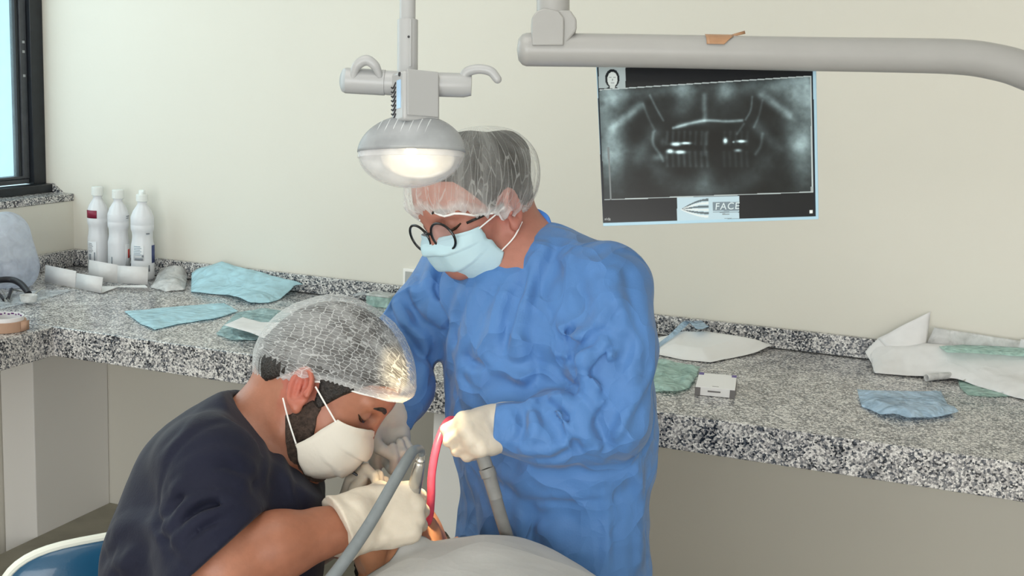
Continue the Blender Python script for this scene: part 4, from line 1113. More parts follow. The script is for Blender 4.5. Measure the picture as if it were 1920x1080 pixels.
for k in range(64):
    for r0, zz in ((1.0, -9), (1.0, 11), (.975, 12), (.975, -10)):
        a = 2*PI*k/64; ring.v.append(tuple(hc+CR*100*r0*px*math.cos(a)+hf*63*r0*px*math.sin(a)+hu*zz*px))
ring.f = [(k*4+j, k*4+(j+1) % 4, ((k+1) % 64)*4+(j+1) % 4, ((k+1) % 64)*4+j) for k in range(64) for j in range(4)]
ring.build('rim_band', M['lamp_clear'], lamp)
M['shell_grey'] = mat('grey_shell_ribs', (.50, .53, .55), rough=.3)
for k in range(7):
    x0 = -72+k*15
    pts = []
    for s_ in np.linspace(.25, .85, 9):
        xx = x0+20*s_; a = (xx/99.0); zz = s_; yv = math.sqrt(max(0, 1-a*a-(zz*.95)**2)) if 1-a*a-(zz*.95)**2 > 0 else None
        if yv is None: continue
        pts.append(hc+CR*xx*px+hf*62.5*yv*px+hu*72.5*zz*.95*px)
    if len(pts) > 2: MB().tube(pts, 1.3*px, 6).build('vent_rib', M['shell_grey'], lamp)
# reflector bowl and bulb
M['mirror'] = mat('satin_reflector', (.86, .84, .80), rough=.3, metal=.35)
rax = unit(hf*.80-hu*.60); rxv = CR; ryv = unit(np.cross(rax, rxv)); ryv = ryv if ryv@hu > 0 else -ryv
rc = hc+CR*14*px-hu*12*px+hf*18*px
v = []; n_ = 48; mrings = 12
for i in range(mrings):
    t_ = i/(mrings-1)
    for k in range(n_):
        a = 2*PI*k/n_; v.append(rc+rxv*68*px*t_*math.cos(a)+ryv*44*px*t_*math.sin(a)-rax*26*px*(1-t_*t_))
f = np.array([(i*n_+k, i*n_+(k+1) % n_, (i+1)*n_+(k+1) % n_, (i+1)*n_+k) for i in range(mrings-1) for k in range(n_)])
rf = solid(mk('reflector', v, f, M['mirror'], lamp), .0012, -1)
MB().tube([rc+rxv*68*px*math.cos(a)+ryv*44*px*math.sin(a) for a in np.linspace(0, 2*PI, 49)], 1.4*px, 6, caps=False).build('reflector_rim', M['lamp_white'], rf)
# grey hood lining over the upper half
v, f = dome(92, 56, 60, .12, PI/2-.02, 40, 12); solid(mk('hood_lining', v, f, M['lamp_grey'], lamp), .001, -1)
be = bpy.data.materials.new('lamp_bulb'); be.use_nodes = True; t = be.node_tree; t.nodes.clear(); e_ = t.nodes.new('ShaderNodeEmission'); e_.inputs[0].default_value = (1, .84, .52, 1); e_.inputs[1].default_value = 26
o_ = t.nodes.new('ShaderNodeOutputMaterial'); t.links.new(e_.outputs[0], o_.inputs[0])
bc_ = rc-CR*12*px+ryv*14*px-rax*2*px
MB().lathe(bc_-CR*10*px, CR, [(0, 0), (5*px, 2*px), (7*px, 8*px), (6.5*px, 14*px), (3.5*px, 20*px), (0, 20.5*px)], 16).build('bulb', be, lamp)
MB().lathe(bc_-CR*12*px, -CR, [(4*px, 0), (5*px, 10*px), (7*px, 12*px), (7*px, 20*px)], 16).build('bulb_socket', M['lamp_grey'], lamp)
MB().obox(rc+ryv*13*px+rax*3*px+CR*8*px, CR*58*px, ryv*2.2*px, rax*1.2*px).build('cross_strip', M['lamp_clear'], lamp)
sp = bpy.data.lights.new('lamp_beam', 'SPOT'); sp.energy = 40; sp.color = (1, .78, .44); sp.spot_size = rd(20); sp.spot_blend = .6; sp.shadow_soft_size = .02
so_ = bpy.data.objects.new('lamp_beam', sp); link(so_)
lb = hc-hu*76*px; so_.location = lb.tolist(); so_.rotation_euler = Vector((P(792, 990, 1.88)-lb).tolist()).to_track_quat('-Z', 'Y').to_euler()

# ------------------------------------------------------------------ overhead arm of the unit
M['arm_white'] = mat('white_arm_enamel', (.33, .327, .32), rough=.32, noise=.02)
DA = 1.68; qa = DA/FPX
ap = lambda x, y, t=0: P(x, y, DA)+V(0, 0, t)
arm = empty('overhead_arm', ap(1037, -20), 'long white tubular arm of the dental unit running along the upper right', 'arm')
pts = [ap(990, 93), ap(1200, 95.5), ap(1500, 101), ap(1700, 104), ap(1800, 107), ap(1860, 115), ap(1920, 132), ap(2010, 175), ap(2110, 260)]
pp = spline(pts, 8); rr = np.interp(np.linspace(0, 1, len(pp)), [0, .15, .7, 1], [31*qa, 31*qa, 34*qa, 36*qa])
MB().tube(pp, rr, 28).build('tube', M['arm_white'], arm, angle=60)
MB().lathe(ap(991, 93), -CR, [(31*qa, -3*qa), (31*qa, 4*qa), (28*qa, 12*qa), (20*qa, 19*qa), (0, 22*qa)], 28).build('end_cap', M['arm_white'], arm)
MB().tube([ap(1037, -420), ap(1037, 30)], 31*qa, 28).build('column', M['arm_white'], arm)
def prism(name, poly, t0, t1, m, parent, bev):
    n = len(poly); v = [ap(x, y, t0) for x, y in poly]+[ap(x, y, t1) for x, y in poly]
    f = [tuple(range(n)), tuple(range(2*n-1, n-1, -1))]+[(i, n+i, n+(i+1) % n, (i+1) % n) for i in range(n)]
    o = mk(name, v, f, m, parent); bm = bmesh.new(); bm.from_mesh(o.data); bmesh.ops.recalc_face_normals(bm, faces=bm.faces); bm.to_mesh(o.data); bm.free()
    for p_ in o.data.polygons: p_.use_smooth = True
    o.data.set_sharp_from_angle(angle=rd(30)); b = o.modifiers.new('bevel', 'BEVEL'); b.width = bev; b.segments = 3; b.limit_method = 'ANGLE'; return o
prism('joint_block', [(996, 93), (1056, 93), (1080, 62), (1080, 42), (1068, 25), (1007, 25), (996, 40)], -30*qa, 30*qa, M['arm_white'], arm, .003)
prism('joint_cover', [(997, 92), (1055, 92), (1056, 60), (1056, 42), (1046, 28), (1020, 23), (1006, 28), (997, 40)], 29*qa, 36*qa, M['arm_white'], arm, .002)
# brown tape stuck on the arm
M['tape'] = mat('brown_packing_tape', (.36, .20, .11), rough=.35, noise=.1, nscale=60)
v = []; n_ = 8
for i in range(n_+1):
    a = -.15+i/n_*1.05
    for j in range(9):
        x = 1320+j*6.5+(0 if j < 8 else 0); lim = 1.0 if j < 5 else 1-(j-5)*.22
        a2 = .95-(1-i/n_)*1.0*lim
        c_ = ap(x, 96.8+(x-1200)*.018); v.append(c_+CU*34*qa*math.sin(a2+.35)+tw*34*qa*math.cos(a2+.35))
f = [(i*9+j, i*9+j+1, (i+1)*9+j+1, (i+1)*9+j) for i in range(n_) for j in range(8)]
k0 = len(v); e0 = [ap(1366, 67, 3*qa), ap(1380, 63, 6*qa), ap(1396, 58, 2*qa), ap(1397, 64, 4*qa), ap(1382, 68, 8*qa), ap(1368, 74, 6*qa)]
v += e0; f += [(k0, k0+1, k0+4, k0+5), (k0+1, k0+2, k0+3, k0+4)]
tp = mk('packing_tape', np.array(v), f, M['tape']); solid(tp, .0004, 1); tag(tp, 'brown strip of packing tape stuck over the white overhead arm', 'tape')

# ------------------------------------------------------------------ panoramic x-ray hanging from the arm
A_, B_, C_, D_ = (1117, 108), (1530, 112), (1535, 411), (1131, 424)     # corners in picture order, on a plane just behind the tube
DX = 1.735
xc = [P(*q, DX) for q in (A_, B_, C_, D_)]
NU, NV = 420, 300
U, W_ = np.meshgrid(np.linspace(0, 1, NU+1), np.linspace(0, 1, NV+1))
pos = ((1-U)*(1-W_))[..., None]*xc[0]+(U*(1-W_))[..., None]*xc[1]+(U*W_)[..., None]*xc[2]+((1-U)*W_)[..., None]*xc[3]
# paint in picture pixel coordinates of the zoomed crop (0..1525 x 0..1080)
ZX = (1-U)*(1-W_)*A_[0]+U*(1-W_)*B_[0]+U*W_*C_[0]+(1-U)*W_*D_[0]; ZY = (1-U)*(1-W_)*A_[1]+U*(1-W_)*B_[1]+U*W_*C_[1]+(1-U)*W_*D_[1]
zx = (ZX-1080)*3.177; zy = (ZY-100)*3.177
g = np.zeros_like(zx)
def blob(cx, cy, sx, sy, amp, rot=0):
    global g
    c_, s_ = math.cos(rot), math.sin(rot); dx, dy = zx-cx, zy-cy
    g = g+amp*np.exp(-((dx*c_+dy*s_)/sx)**2-((-dx*s_+dy*c_)/sy)**2)
def stroke(pts, wd, amp):
    global g
    pts = np.asarray(pts, float); best = np.full(zx.shape, 1e9)
    pp = spline(pts, 8)
    for a, b in zip(pp[:-1], pp[1:]):
        d = b-a; t_ = np.clip(((zx-a[0])*d[0]+(zy-a[1])*d[1])/(d@d+1e-9), 0, 1); best = np.minimum(best, (zx-a[0]-t_*d[0])**2+(zy-a[1]-t_*d[1])**2)
    g = g+amp*np.exp(-best/wd**2)
nz = fbm(np.stack([zx/70, zy/70, 0*zx], -1), 4); nz2 = fbm(np.stack([zx/25, zy/25, 0*zx+4], -1), 3)
g += .055
blob(200, 480, 90, 330, .34); blob(1370, 420, 110, 320, .36); blob(230, 590, 70, 60, .20); blob(1330, 540, 60, 50, .18)
blob(160, 250, 120, 90, .15); blob(1330, 200, 170, 90, .22); blob(400, 230, 300, 40, .16, -.1); blob(1080, 200, 300, 50, .16, -.05)
blob(760, 330, 330, 130, .05); blob(640, 235, 60, 75, .24); blob(885, 225, 55, 60, .26); blob(620, 340, 60, 40, .08)
stroke([(220, 440), (300, 380), (380, 310)], 26, .26); stroke([(1110, 250), (1190, 310), (1270, 370)], 26, .26)
stroke([(765, 250), (768, 380)], 16, .20); stroke([(580, 445), (700, 412), (780, 400), (900, 405), (990, 400)], 9, .34); stroke([(610, 435), (760, 402)], 16, .18)
stroke([(440, 250), (480, 330), (520, 400)], 7, .16); stroke([(1050, 260), (1040, 340), (1010, 395)], 7, .16); stroke([(400, 300), (430, 380), (470, 460)], 8, .10); stroke([(1110, 280), (1090, 370), (1060, 440)], 8, .12)
stroke([(460, 470), (460, 540), (500, 600), (520, 640)], 10, .16); stroke([(1000, 420), (960, 480)], 8, .12); stroke([(1110, 480), (1100, 550), (1070, 600)], 10, .14)
stroke([(360, 620), (430, 520), (470, 470)], 45, .14); stroke([(1200, 560), (1120, 480), (1080, 440)], 35, .12)
stroke([(420, 640), (520, 740), (650, 800), (770, 810), (900, 800), (1060, 720), (1130, 640)], 60, .09); blob(775, 760, 60, 80, .16)
for k in range(15):
    tx = 545+k*34; 
    if 790 < tx < 860: continue
    stroke([(tx, 470), (tx-4, 540)], 11, .10 if k < 9 else .06); stroke([(tx-4, 590), (tx, 670)], 11, .10 if k < 8 else .06)
stroke([(770, 480), (768, 600)], 14, .10); blob(520, 530, 20, 25, .14); blob(490, 620, 40, 22, .16)
g = np.maximum(g-.06*np.exp(-((zx-700)/250)**2-((zy-510)/60)**2), .03)
blob(560, 330, 0.1, 0.1, 0)
g *= (1+.8*nz+.35*nz2)
for cx, cy, sx_, sy_ in ((595, 541, 26, 11), (655, 535, 26, 7), (560, 583, 18, 12), (620, 588, 28, 10), (890, 521, 12, 15), (938, 528, 7, 6), (985, 524, 24, 8), (965, 578, 20, 9)):
    blob(cx, cy, sx_, sy_, 1.0 if cx < 930 or cx == 985 else .5)
g = np.clip(g*1.15, .02, .95)
col = np.stack([g*.86, g*1.0, g*1.04], -1)
line = lambda x0, y0, x1, y1: (zy-(y0+(zx-x0)*(y1-y0)/(x1-x0)))
top_l = line(135, 215, 1400, 133); bot_l = line(165, 875, 1415, 828)
lef = (zx-(135+(zy-215)*.052)); rig = (zx-(1402+(zy-133)*.017))
black = np.array([.012, .013, .015])
inside = (top_l > 0) & (bot_l < 0) & (lef > 0) & (rig < 0)
img = np.where(inside[..., None], (col**2.0)*.95+.010, black)
edge = inside & ((top_l < 6) | (bot_l > -5) | (rig > -8)); img[edge] = (.42, .48, .50)
edge = inside & (lef < 44) & (lef > 34) & (zy > 560); img[edge] = (.16, .18, .19)
# blue film margins
fl = zx-(125+(zy-85)*.035); fr = zx-(1412+(zy-110)*.018); fb = line(160, 1010, 1430, 972)
blue = np.array([.36, .54, .66])
marg = (fl < 0) | (fr > 0) | (fb > 0); img[marg] = blue
thin = ((fl > 0) & (fl < 9) | (fr < 0) & (fr > -9)); img[thin & ~marg] = (.008, .012, .02)
# patient photo, logo plate, marks
pl = (zx > 135) & (zx < 295) & (zy > 60) & (zy < 207); img[pl] = (.34, .40, .42)
def el(cx, cy, rx, ry, c, m=None):
    k = ((zx-cx)/rx)**2+((zy-cy)/ry)**2 < 1; img[k if m is None else k & m] = c
el(216, 150, 43, 56, (.01, .012, .015), pl); el(217, 155, 30, 44, (.55, .60, .60), pl); el(217, 240, 48, 46, (.015, .02, .025), pl); el(217, 200, 15, 16, (.5, .55, .55), pl)
for cx, cy, rx, ry in ((204, 143, 8, 3), (230, 143, 8, 3), (217, 158, 3, 8), (217, 176, 11, 3)): el(cx, cy, rx, ry, (.09, .1, .11), pl)
lgp = (zx > 602) & (zx < 972) & (zy > 858-.02*(zx-602)) & (fb <= 0); img[lgp] = (.42, .55, .63)
for k in range(6):
    y1_ = 872+k*20; y0_ = 930; m_ = lgp & (zx > 625) & (zx < 790)
    e = (zx-625)/165.0; yy = y0_+(y1_-y0_)*np.sin(np.clip(e, 0, 1)*PI/2)
    img[m_ & (np.abs(zy-yy) < 3+4*e)] = ((.10, .13, .15) if k % 2 == 0 else (.62, .68, .70))
img[lgp & (zx > 815) & (zx < 970) & (zy > 885) & (zy < 938)] = (.17, .22, .26)
img[lgp & (np.abs(zy-946) < 2.5) & (zx > 815)] = (.15, .19, .22); img[lgp & (np.abs(zy-958) < 4) & (zx > 872) & (zx < 915)] = (.22, .27, .3); img[lgp & (np.abs(zy-984) < 2) & (zx > 885)] = (.2, .25, .28)
img[(zx > 1392) & (zx < 1410) & (zy > 934) & (zy < 952)] = (.7, .75, .75); img[(zx > 1398) & (zx < 1411) & (zy > 795) & (zy < 823)] = (.3, .34, .35)
for k in range(5): img[(zx > 172+k*7) & (zx < 176+k*7) & (zy > 983-(k % 2)*3) & (zy < 995)] = (.28, .3, .3)
M['film'] = mat('xray_film', (1, 1, 1), rough=.22, attr='Col', spec=.4)
n = NU+1; f = np.array([(j*n+i, j*n+i+1, (j+1)*n+i+1, (j+1)*n+i) for j in range(NV) for i in range(NU)])
xo = mk('xray_film', pos.reshape(-1, 3), f[:, ::-1], M['film'], col=img.reshape(-1, 3)); solid(xo, .0006, -1)
tag(xo, 'dark panoramic dental x-ray film with blue margins hanging below the overhead arm', 'x-ray')
# lettering on the film's logo plate
fc = bpy.data.curves.new('lettering', 'FONT'); fc.body = 'FACE'; fc.size = .0135; fc.shear = .12; fc.space_character = 1.15; fc.offset = .0001
_t = bpy.data.objects.new('lettering_outline', fc); COL.objects.link(_t); bpy.context.view_layer.update()
lm = bpy.data.meshes.new_from_object(_t.evaluated_get(bpy.context.evaluated_depsgraph_get())); bpy.data.objects.remove(_t)
fo = bpy.data.objects.new('lettering', lm); link(fo, xo)
xr = unit(xc[2]-xc[3]); xup = unit((xc[0]-xc[3])-xr*((xc[0]-xc[3])@xr)); xn = np.cross(xr, xup)
if xn@tw < 0: xn = -xn
tp_ = P(1080+826/3.177, 100+932/3.177, DX)+xn*.0012-wloc(xo)
fo.matrix_local = Matrix(((xr[0], xup[0], xn[0], tp_[0]), (xr[1], xup[1], xn[1], tp_[1]), (xr[2], xup[2], xn[2], tp_[2]), (0, 0, 0, 1)))
M['letter'] = mat('pale_lettering', (.55, .64, .68), rough=.5); lm.materials.clear(); lm.materials.append(M['letter'])
# ------------------------------------------------------------------ hoses and instruments
M['grey_hose'] = mat('grey_hose', (.17, .19, .20), rough=.45, noise=.1, nscale=60)
M['steel'] = mat('satin_steel', (.62, .60, .56), rough=.28, metal=.9)
M['red_hose'] = mat('red_translucent_hose', (.70, .10, .18), rough=.3, noise=.12, nscale=50, transl=.3)
M['suction'] = mat('grey_suction_grip', (.20, .20, .195), rough=.5, noise=.08, nscale=50)
# handpiece with its hose
hpo = P(781, 905, 1.715)
hp = empty('dental_handpiece', hpo, 'steel handpiece with looping grey hose held upright in the man\'s right glove', 'dental tool')
pp = spline([P(600, 1110, 1.60), P(640, 1060, 1.615), P(692, 984, 1.635), P(742, 898, 1.66), P(768, 854, 1.69), P(779, 843, 1.715), P(788, 843, 1.735), P(791, 852, 1.742)], 8)
MB().tube(pp, np.interp(np.linspace(0, 1, len(pp)), [0, .5, .8, 1], [.0088, .0078, .0062, .0052]), 14).build('hose', M['grey_hose'], hp)
ha, hb = P(790, 852, 1.742), P(778, 912, 1.775); hd_ = unit(hb-ha); Lh = np.linalg.norm(hb-ha)
MB().lathe(ha, hd_, [(.0040, 0), (.0044, .006), (.0068, .009), (.0068, .013), (.0052, .014), (.0074, .017), (.0086, .030), (.0094, .044), (.0098, .056), (.0092, .058), (.0098, .060), (.0100, .085)], 20).build('connector', M['steel'], hp)
MB().tube([ha+CR*.0045, ha+hd_*.016+CR*.006], .0022, 8).build('air_tube', M['steel'], hp)
MB().tube([hb, P(764, 960, 1.82), P(754, 1010, 1.83)], [.0085, .007, .005], 12).build('body', M['steel'], hp)
MB().lathe(P(753, 1013, 1.832), V(.2, -1, .1), [(0, -.004), (.0062, -.004), (.0066, .008), (.003, .011), (.0009, .012), (.0008, .022)], 16).build('head', M['steel'], hp)
# red aspirator hose
rh = MB().tube(spline([P(862, 790, 1.89), P(840, 790, 1.88), P(821, 830, 1.855), P(810, 885, 1.84), P(808, 935, 1.84), P(803, 975, 1.85), P(785, 1000, 1.86)], 8), .0062, 14).build('suction_hose', M['red_hose'])
tag(rh, 'thin red hose hanging in a curve below the blue gowned person\'s raised glove', 'hose')
sh_ = empty('suction_handpiece', P(900, 838, 1.80), 'grey suction handpiece and hose hanging down in front of the blue gown', 'dental tool')
pp = spline([P(928, 930, 1.81), P(941, 975, 1.83), P(956, 1022, 1.85), P(966, 1060, 1.855), P(974, 1100, 1.86)], 8)
MB().tube(pp, .0098, 14).build('hose', M['suction'], sh_)
MB().tube(spline([P(890, 806, 1.84), P(902, 846, 1.82), P(913, 880, 1.81)], 5), [.0105]*11, 16).build('grip', M['suction'], sh_)
MB().tube([P(912, 878, 1.81), P(917, 893, 1.81), P(918, 895, 1.81), P(930, 935, 1.81)], [.0118, .0118, .0104, .0100], 16).build('sleeve', M['suction'], sh_)
# mouth mirror in the left glove
mm = empty('mouth_mirror', P(668, 890, 1.90), 'thin dark steel instrument gripped in the fingers behind the mask', 'dental tool')
MB().tube([P(662, 886, 1.865), P(672, 892, 1.865), P(694, 928, 1.865), P(724, 985, 1.875)], [.0022, .0024, .0024, .0016], 10).build('handle', mat('dark_steel', (.05, .05, .055), rough=.35, metal=.5), mm)
MB().lathe(P(724, 990, 1.885), V(.3, .2, .9), [(0, 0), (.010, 0), (.011, .0015), (0, .0016)], 20).build('mirror_head', M['steel'], mm)
# ------------------------------------------------------------------ things on the worktop
M['hdpe'] = mat('white_bottle_plastic', (.78, .79, .82), rough=.4, transl=.12)
M['capw'] = mat('white_bottle_cap', (.74, .76, .74), rough=.45)
M['lab_w'] = mat('pale_bottle_label', (.72, .74, .77), rough=.5); M['lab_m'] = mat('maroon_label', (.22, .012, .04), rough=.45)
M['lab_b'] = mat('navy_label', (.03, .05, .17), rough=.45); M['lab_r'] = mat('red_label', (.55, .06, .05), rough=.45); M['ink'] = mat('grey_label_ink', (.20, .22, .25), rough=.6)
def bottle(pxx, pyb, y, label, kind, H=.282, RR=.0325):
    b = on(1, y, pxx, pyb); b[2] = CT+.0004
    R0 = RR
    o = empty('disinfectant_bottle', b, label, 'bottle', 'disinfectant bottles in the corner')
    z = lambda t: t*H
    prof = [(R0*.89, 0), (R0*.975, .004), (R0, .010), (R0, z(.36)), (R0*.985, z(.385)), (R0*.92, z(.42)), (R0*.88, z(.47)), (R0*.90, z(.52)), (R0*.97, z(.545)), (R0, z(.565)),
            (R0, z(.60)), (R0*.985, z(.605)), (R0, z(.61)), (R0, z(.685)), (R0*.96, z(.70)), (R0*.80, z(.755)), (R0*.55, z(.80)), (R0*.38, z(.835)), (.0145, z(.845)), (.0145, z(.86))]
    v = []; n = 56
    for r, h in prof:
        for k in range(n):
            a = 2*PI*k/n; t = h/H; rr = r
            if .40 < t < .54: rr = r*(1-.045*max(0, math.sin(a*9))*math.sin((t-.40)/.14*PI))
            if .70 < t < .83: rr = r*(1-.07*max(0, math.sin(a*9))*math.sin((t-.70)/.13*PI))
            v.append(b+np.array([rr*math.cos(a), rr*math.sin(a), h]))
    m = len(prof); f = [(i*n+k, i*n+(k+1) % n, (i+1)*n+(k+1) % n, (i+1)*n+k) for i in range(m-1) for k in range(n)]+[tuple(range(n-1, -1, -1)), tuple((m-1)*n+k for k in range(n))]
    mk('body', v, f, M['hdpe'], o)
    cb_ = b+np.array([0, 0, z(.858)])
    if kind == 'pump':
        c = MB().lathe(cb_, (0, 0, 1), [(.0165, 0), (.0180, .001), (.0180, .020), (.0165, .022), (.0105, .0225), (.010, .033), (.0085, .035), (0, .036)], 28).build('cap', M['capw'], o)
        MB().tube([cb_+np.array([0, 0, .028]), cb_+np.array([.006, -.003, .031]), cb_+np.array([.014, -.007, .031])], [.0085, .006, .004], 10).build('nozzle', M['capw'], c)
    else:
        c = MB().lathe(cb_, (0, 0, 1), [(.0165, 0), (.0180, .001), (.0176, .026), (.0165, .0275), (0, .028)], 28)
        for k in range(28): a = 2*PI*k/28; c.tube([cb_+np.array([.0178*math.cos(a), .0178*math.sin(a), .003]), cb_+np.array([.0175*math.cos(a), .0175*math.sin(a), .024])], .0007, 4)
        c.build('cap', M['capw'], o)
    to = CAM-b; a0 = math.atan2(to[1], to[0])
    def patch(name, m_, a1, a2, z1, z2, e=.0006, parent=o):
        v = []; nn = 14
        for h in (z1, z2):
            for k in range(nn+1):
                a = a0+a1+(a2-a1)*k/nn; v.append(b+np.array([(R0+e)*math.cos(a), (R0+e)*math.sin(a), z(h)]))
        ob = mk(name, v, [(k, k+1, nn+2+k, nn+1+k) for k in range(nn)], m_, parent); solid(ob, .0003, 1); return ob
    return o, patch, a0
# angles are measured from the viewer's direction, negative to the left as seen from there
o, patch, a0 = bottle(185, 497, -.056, 'leftmost white disinfectant bottle in the corner, with a maroon label', 'cap')
patch('maroon_label', M['lab_m'], -1.35, -.10, .612, .70)
l_ = patch('text_label', M['lab_w'], -1.15, -.15, .10, .35)
for k in range(7): patch('print_line', M['ink'], -1.05, -.62+.06*(k % 3), .325-k*.016, .331-k*.016, .0010, l_)
patch('barcode', M['ink'], -.42, -.30, .11, .23, .001, l_); patch('symbol', M['ink'], -1.0, -.72, .12, .21, .001, l_)
o, patch, a0 = bottle(223, 500, -.080, 'middle white disinfectant bottle in the corner, plain front and red patch at right', 'cap')
patch('red_patch', M['lab_r'], .95, 1.45, .20, .30); l_ = patch('text_label', M['lab_w'], .62, 1.5, .08, .36, .0004); patch('barcode', M['ink'], -.75, -.62, .05, .22)
patch('print_line', M['ink'], .80, 1.3, .665, .675); patch('print_line', M['ink'], .80, 1.15, .645, .652)
o, patch, a0 = bottle(268, 517, -.094, 'rightmost white disinfectant bottle in the corner, with a nozzle cap and navy label', 'pump', RR=.035)
l_ = patch('text_label', M['lab_w'], -.85, .10, .22, .385)
for k in range(6): patch('print_line', mat('blue_grey_ink', (.30, .38, .45), rough=.6) if k == 0 else bpy.data.materials['blue_grey_ink'], -.78, -.2+.1*(k % 2), .372-k*.018, .380-k*.018, .0010, l_)
patch('barcode', M['ink'], -.70, .0, .225, .25, .001, l_); patch('symbol', M['ink'], -.08, .07, .26, .285, .001, l_)
patch('navy_label', M['lab_b'], .85, 1.5, .19, .385); patch('barcode', M['ink'], .50, .62, .10, .17); patch('print_line', M['ink'], .30, .62, .51, .525)

M['paper'] = mat('white_paper', (.87, .86, .86), rough=.8, noise=.03, nscale=30, transl=.25, crinkle=(.15, 14))
M['pouch_blue'] = film_mat('pale_blue_pouch', (.58, .85, .94), .84, rough=.25, bump=.3, bscale=55, transl=.25, crinkle=(.35, 24))
M['pouch_teal'] = film_mat('pale_teal_pouch', (.55, .74, .76), .60, rough=.2, streak=.3, bump=.5, bscale=55, transl=.3, crinkle=(.5, 28))
M['pouch_light'] = film_mat('light_blue_pouch', (.58, .75, .90), .68, rough=.2, streak=.25, bump=.4, bscale=55, transl=.3, crinkle=(.4, 24))
M['pouch_green'] = film_mat('pale_green_film', (.60, .80, .75), .60, rough=.25, streak=.25, bump=.4, bscale=50, transl=.3, crinkle=(.4, 24))
M['clear_film'] = film_mat('clear_plastic_film', (.82, .85, .88), .34, rough=.15, streak=.2, bump=.6, bscale=40, transl=.2)
M['milky'] = film_mat('milky_plastic', (.80, .80, .80), .72, rough=.3, streak=.2, bump=.5, bscale=45, transl=.3)
def oncounter(x, y): p = on(2, CT, x, y); return p
def poly_sheet(name, outline, m, label, cat, amp=.006, f0=26, seed=1, lift=.0015, res=.0055, curl=0.0, group=None, bump=None, th=.0006, parent=None, flat=.3):
    """crumpled sheet whose ground outline is given by the counter points under these bearings"""
    P2 = []; LF = []
    for q in outline:                                     # points beyond the back edge lean up against it
        p = oncounter(*q)
        if p[1] > -.028: p = on(1, -.028, *q); LF.append((p[:2].copy(), max(0, p[2]-CT)))
        P2.append(p[:2])
    P2 = np.array(P2); lo, hi = P2.min(0), P2.max(0)
    nx, ny = [max(6, int(k/res)) for k in (hi-lo)]
    X, Y = np.meshgrid(np.linspace(lo[0], hi[0], nx+1), np.linspace(lo[1], hi[1], ny+1)); q = np.c_[X.ravel(), Y.ravel()]
    inside = np.zeros(len(q), bool); dist = np.full(len(q), 1e9); near = q.copy(); n = len(P2)
    for i in range(n):
        a, b = P2[i], P2[(i+1) % n]; d = b-a
        c = ((a[1] > q[:, 1]) != (b[1] > q[:, 1])) & (q[:, 0] < (b[0]-a[0])*(q[:, 1]-a[1])/(b[1]-a[1]+1e-12)+a[0]); inside ^= c
        t = np.clip(((q-a)@d)/(d@d), 0, 1); pr = a+t[:, None]*d; dd = np.sqrt(((q-pr)**2).sum(1)); k = dd < dist; dist[k] = dd[k]; near[k] = pr[k]
    snap = ~inside & (dist < res*.95); q[snap] = near[snap]; dist[snap] = 0; keep = inside | snap
    q3 = np.c_[q, np.zeros(len(q))]
    h = lift+amp*(crumple(q3, seed, 6, f0)+.28)*1.9*np.clip(flat+dist/.02, 0, 1)+amp*.5*fbm(q3*f0*1.6+seed, 3)
    if bump is not None: h = h+bump(q, dist)
    if curl: h = h+curl*np.exp(-dist/.012)*np.clip(vnoise(q3*18+seed)-.35, 0, 1)
    if LF:
        LF.sort(key=lambda e: e[0][0]); h = h+np.interp(q[:, 0], [e[0][0] for e in LF], [e[1] for e in LF], 0 if len(LF) < 2 else None, 0 if len(LF) < 2 else None)*np.exp(-((q[:, 1]+.028)/.075)**2)*.9
    h = np.maximum(h, .0016)
    v = np.c_[q, CT+h]; idx = np.arange((nx+1)*(ny+1)).reshape(ny+1, nx+1); f = []
    for j in range(ny):
        for i in range(nx):
            c = (idx[j, i], idx[j, i+1], idx[j+1, i+1], idx[j+1, i])
            kk = [u for u in c if keep[u]]
            if len(kk) >= 3: f.append(tuple(kk))
    used = np.unique([u for c in f for u in c]); mp = -np.ones(len(v), int); mp[used] = np.arange(len(used))
    o = mk(name, v[used], [tuple(mp[list(c)]) for c in f], m, parent); solid(o, th, 1)
    if label: tag(o, label, cat, group)
    return o
poly_sheet('sterilization_pouch', [(360, 518), (378, 508), (420, 490), (440, 497), (520, 520), (568, 535), (552, 552), (508, 569), (470, 571), (420, 556), (358, 549)], M['pouch_blue'],
   'large pale blue instrument pouch lying against the back edge near the bottles', 'pouch', amp=.011, f0=20, seed=4, curl=.012, bump=lambda q, d: .012*np.clip(d/.05, 0, 1))
poly_sheet('sterilization_pouch', [(233, 586), (300, 580), (372, 575), (420, 570), (447, 586), (400, 600), (340, 608), (290, 620), (262, 608)], M['pouch_blue'],
   'flat pale blue pouch lying nearest the front edge of the left worktop', 'pouch', amp=.006, f0=24, seed=6, curl=.004)
poly_sheet('sterilization_pouch', [(447, 588), (500, 580), (552, 592), (548, 612), (520, 632), (480, 640), (436, 640), (405, 628), (425, 608)], M['pouch_teal'],
   'crumpled see-through teal pouch beside the seated man\'s cap', 'pouch', amp=.009, f0=30, seed=9, curl=.004)
poly_sheet('paper_sheet', [(455, 612), (490, 622), (545, 622), (548, 660), (510, 660), (470, 642), (420, 628)], M['paper'], 'white paper sheet at the worktop front edge, half behind the seated man\'s cap', 'paper', amp=.004, f0=18, seed=12, lift=.024)
poly_sheet('plastic_wrapper', [(282, 541), (300, 520), (322, 505), (345, 503), (352, 520), (346, 546), (310, 548)], M['milky'], 'small crumpled milky plastic wrapper between the white paper and a blue pouch', 'wrapper', amp=.014, f0=32, seed=15, bump=lambda q, d: .012*np.clip(d/.03, 0, 1))
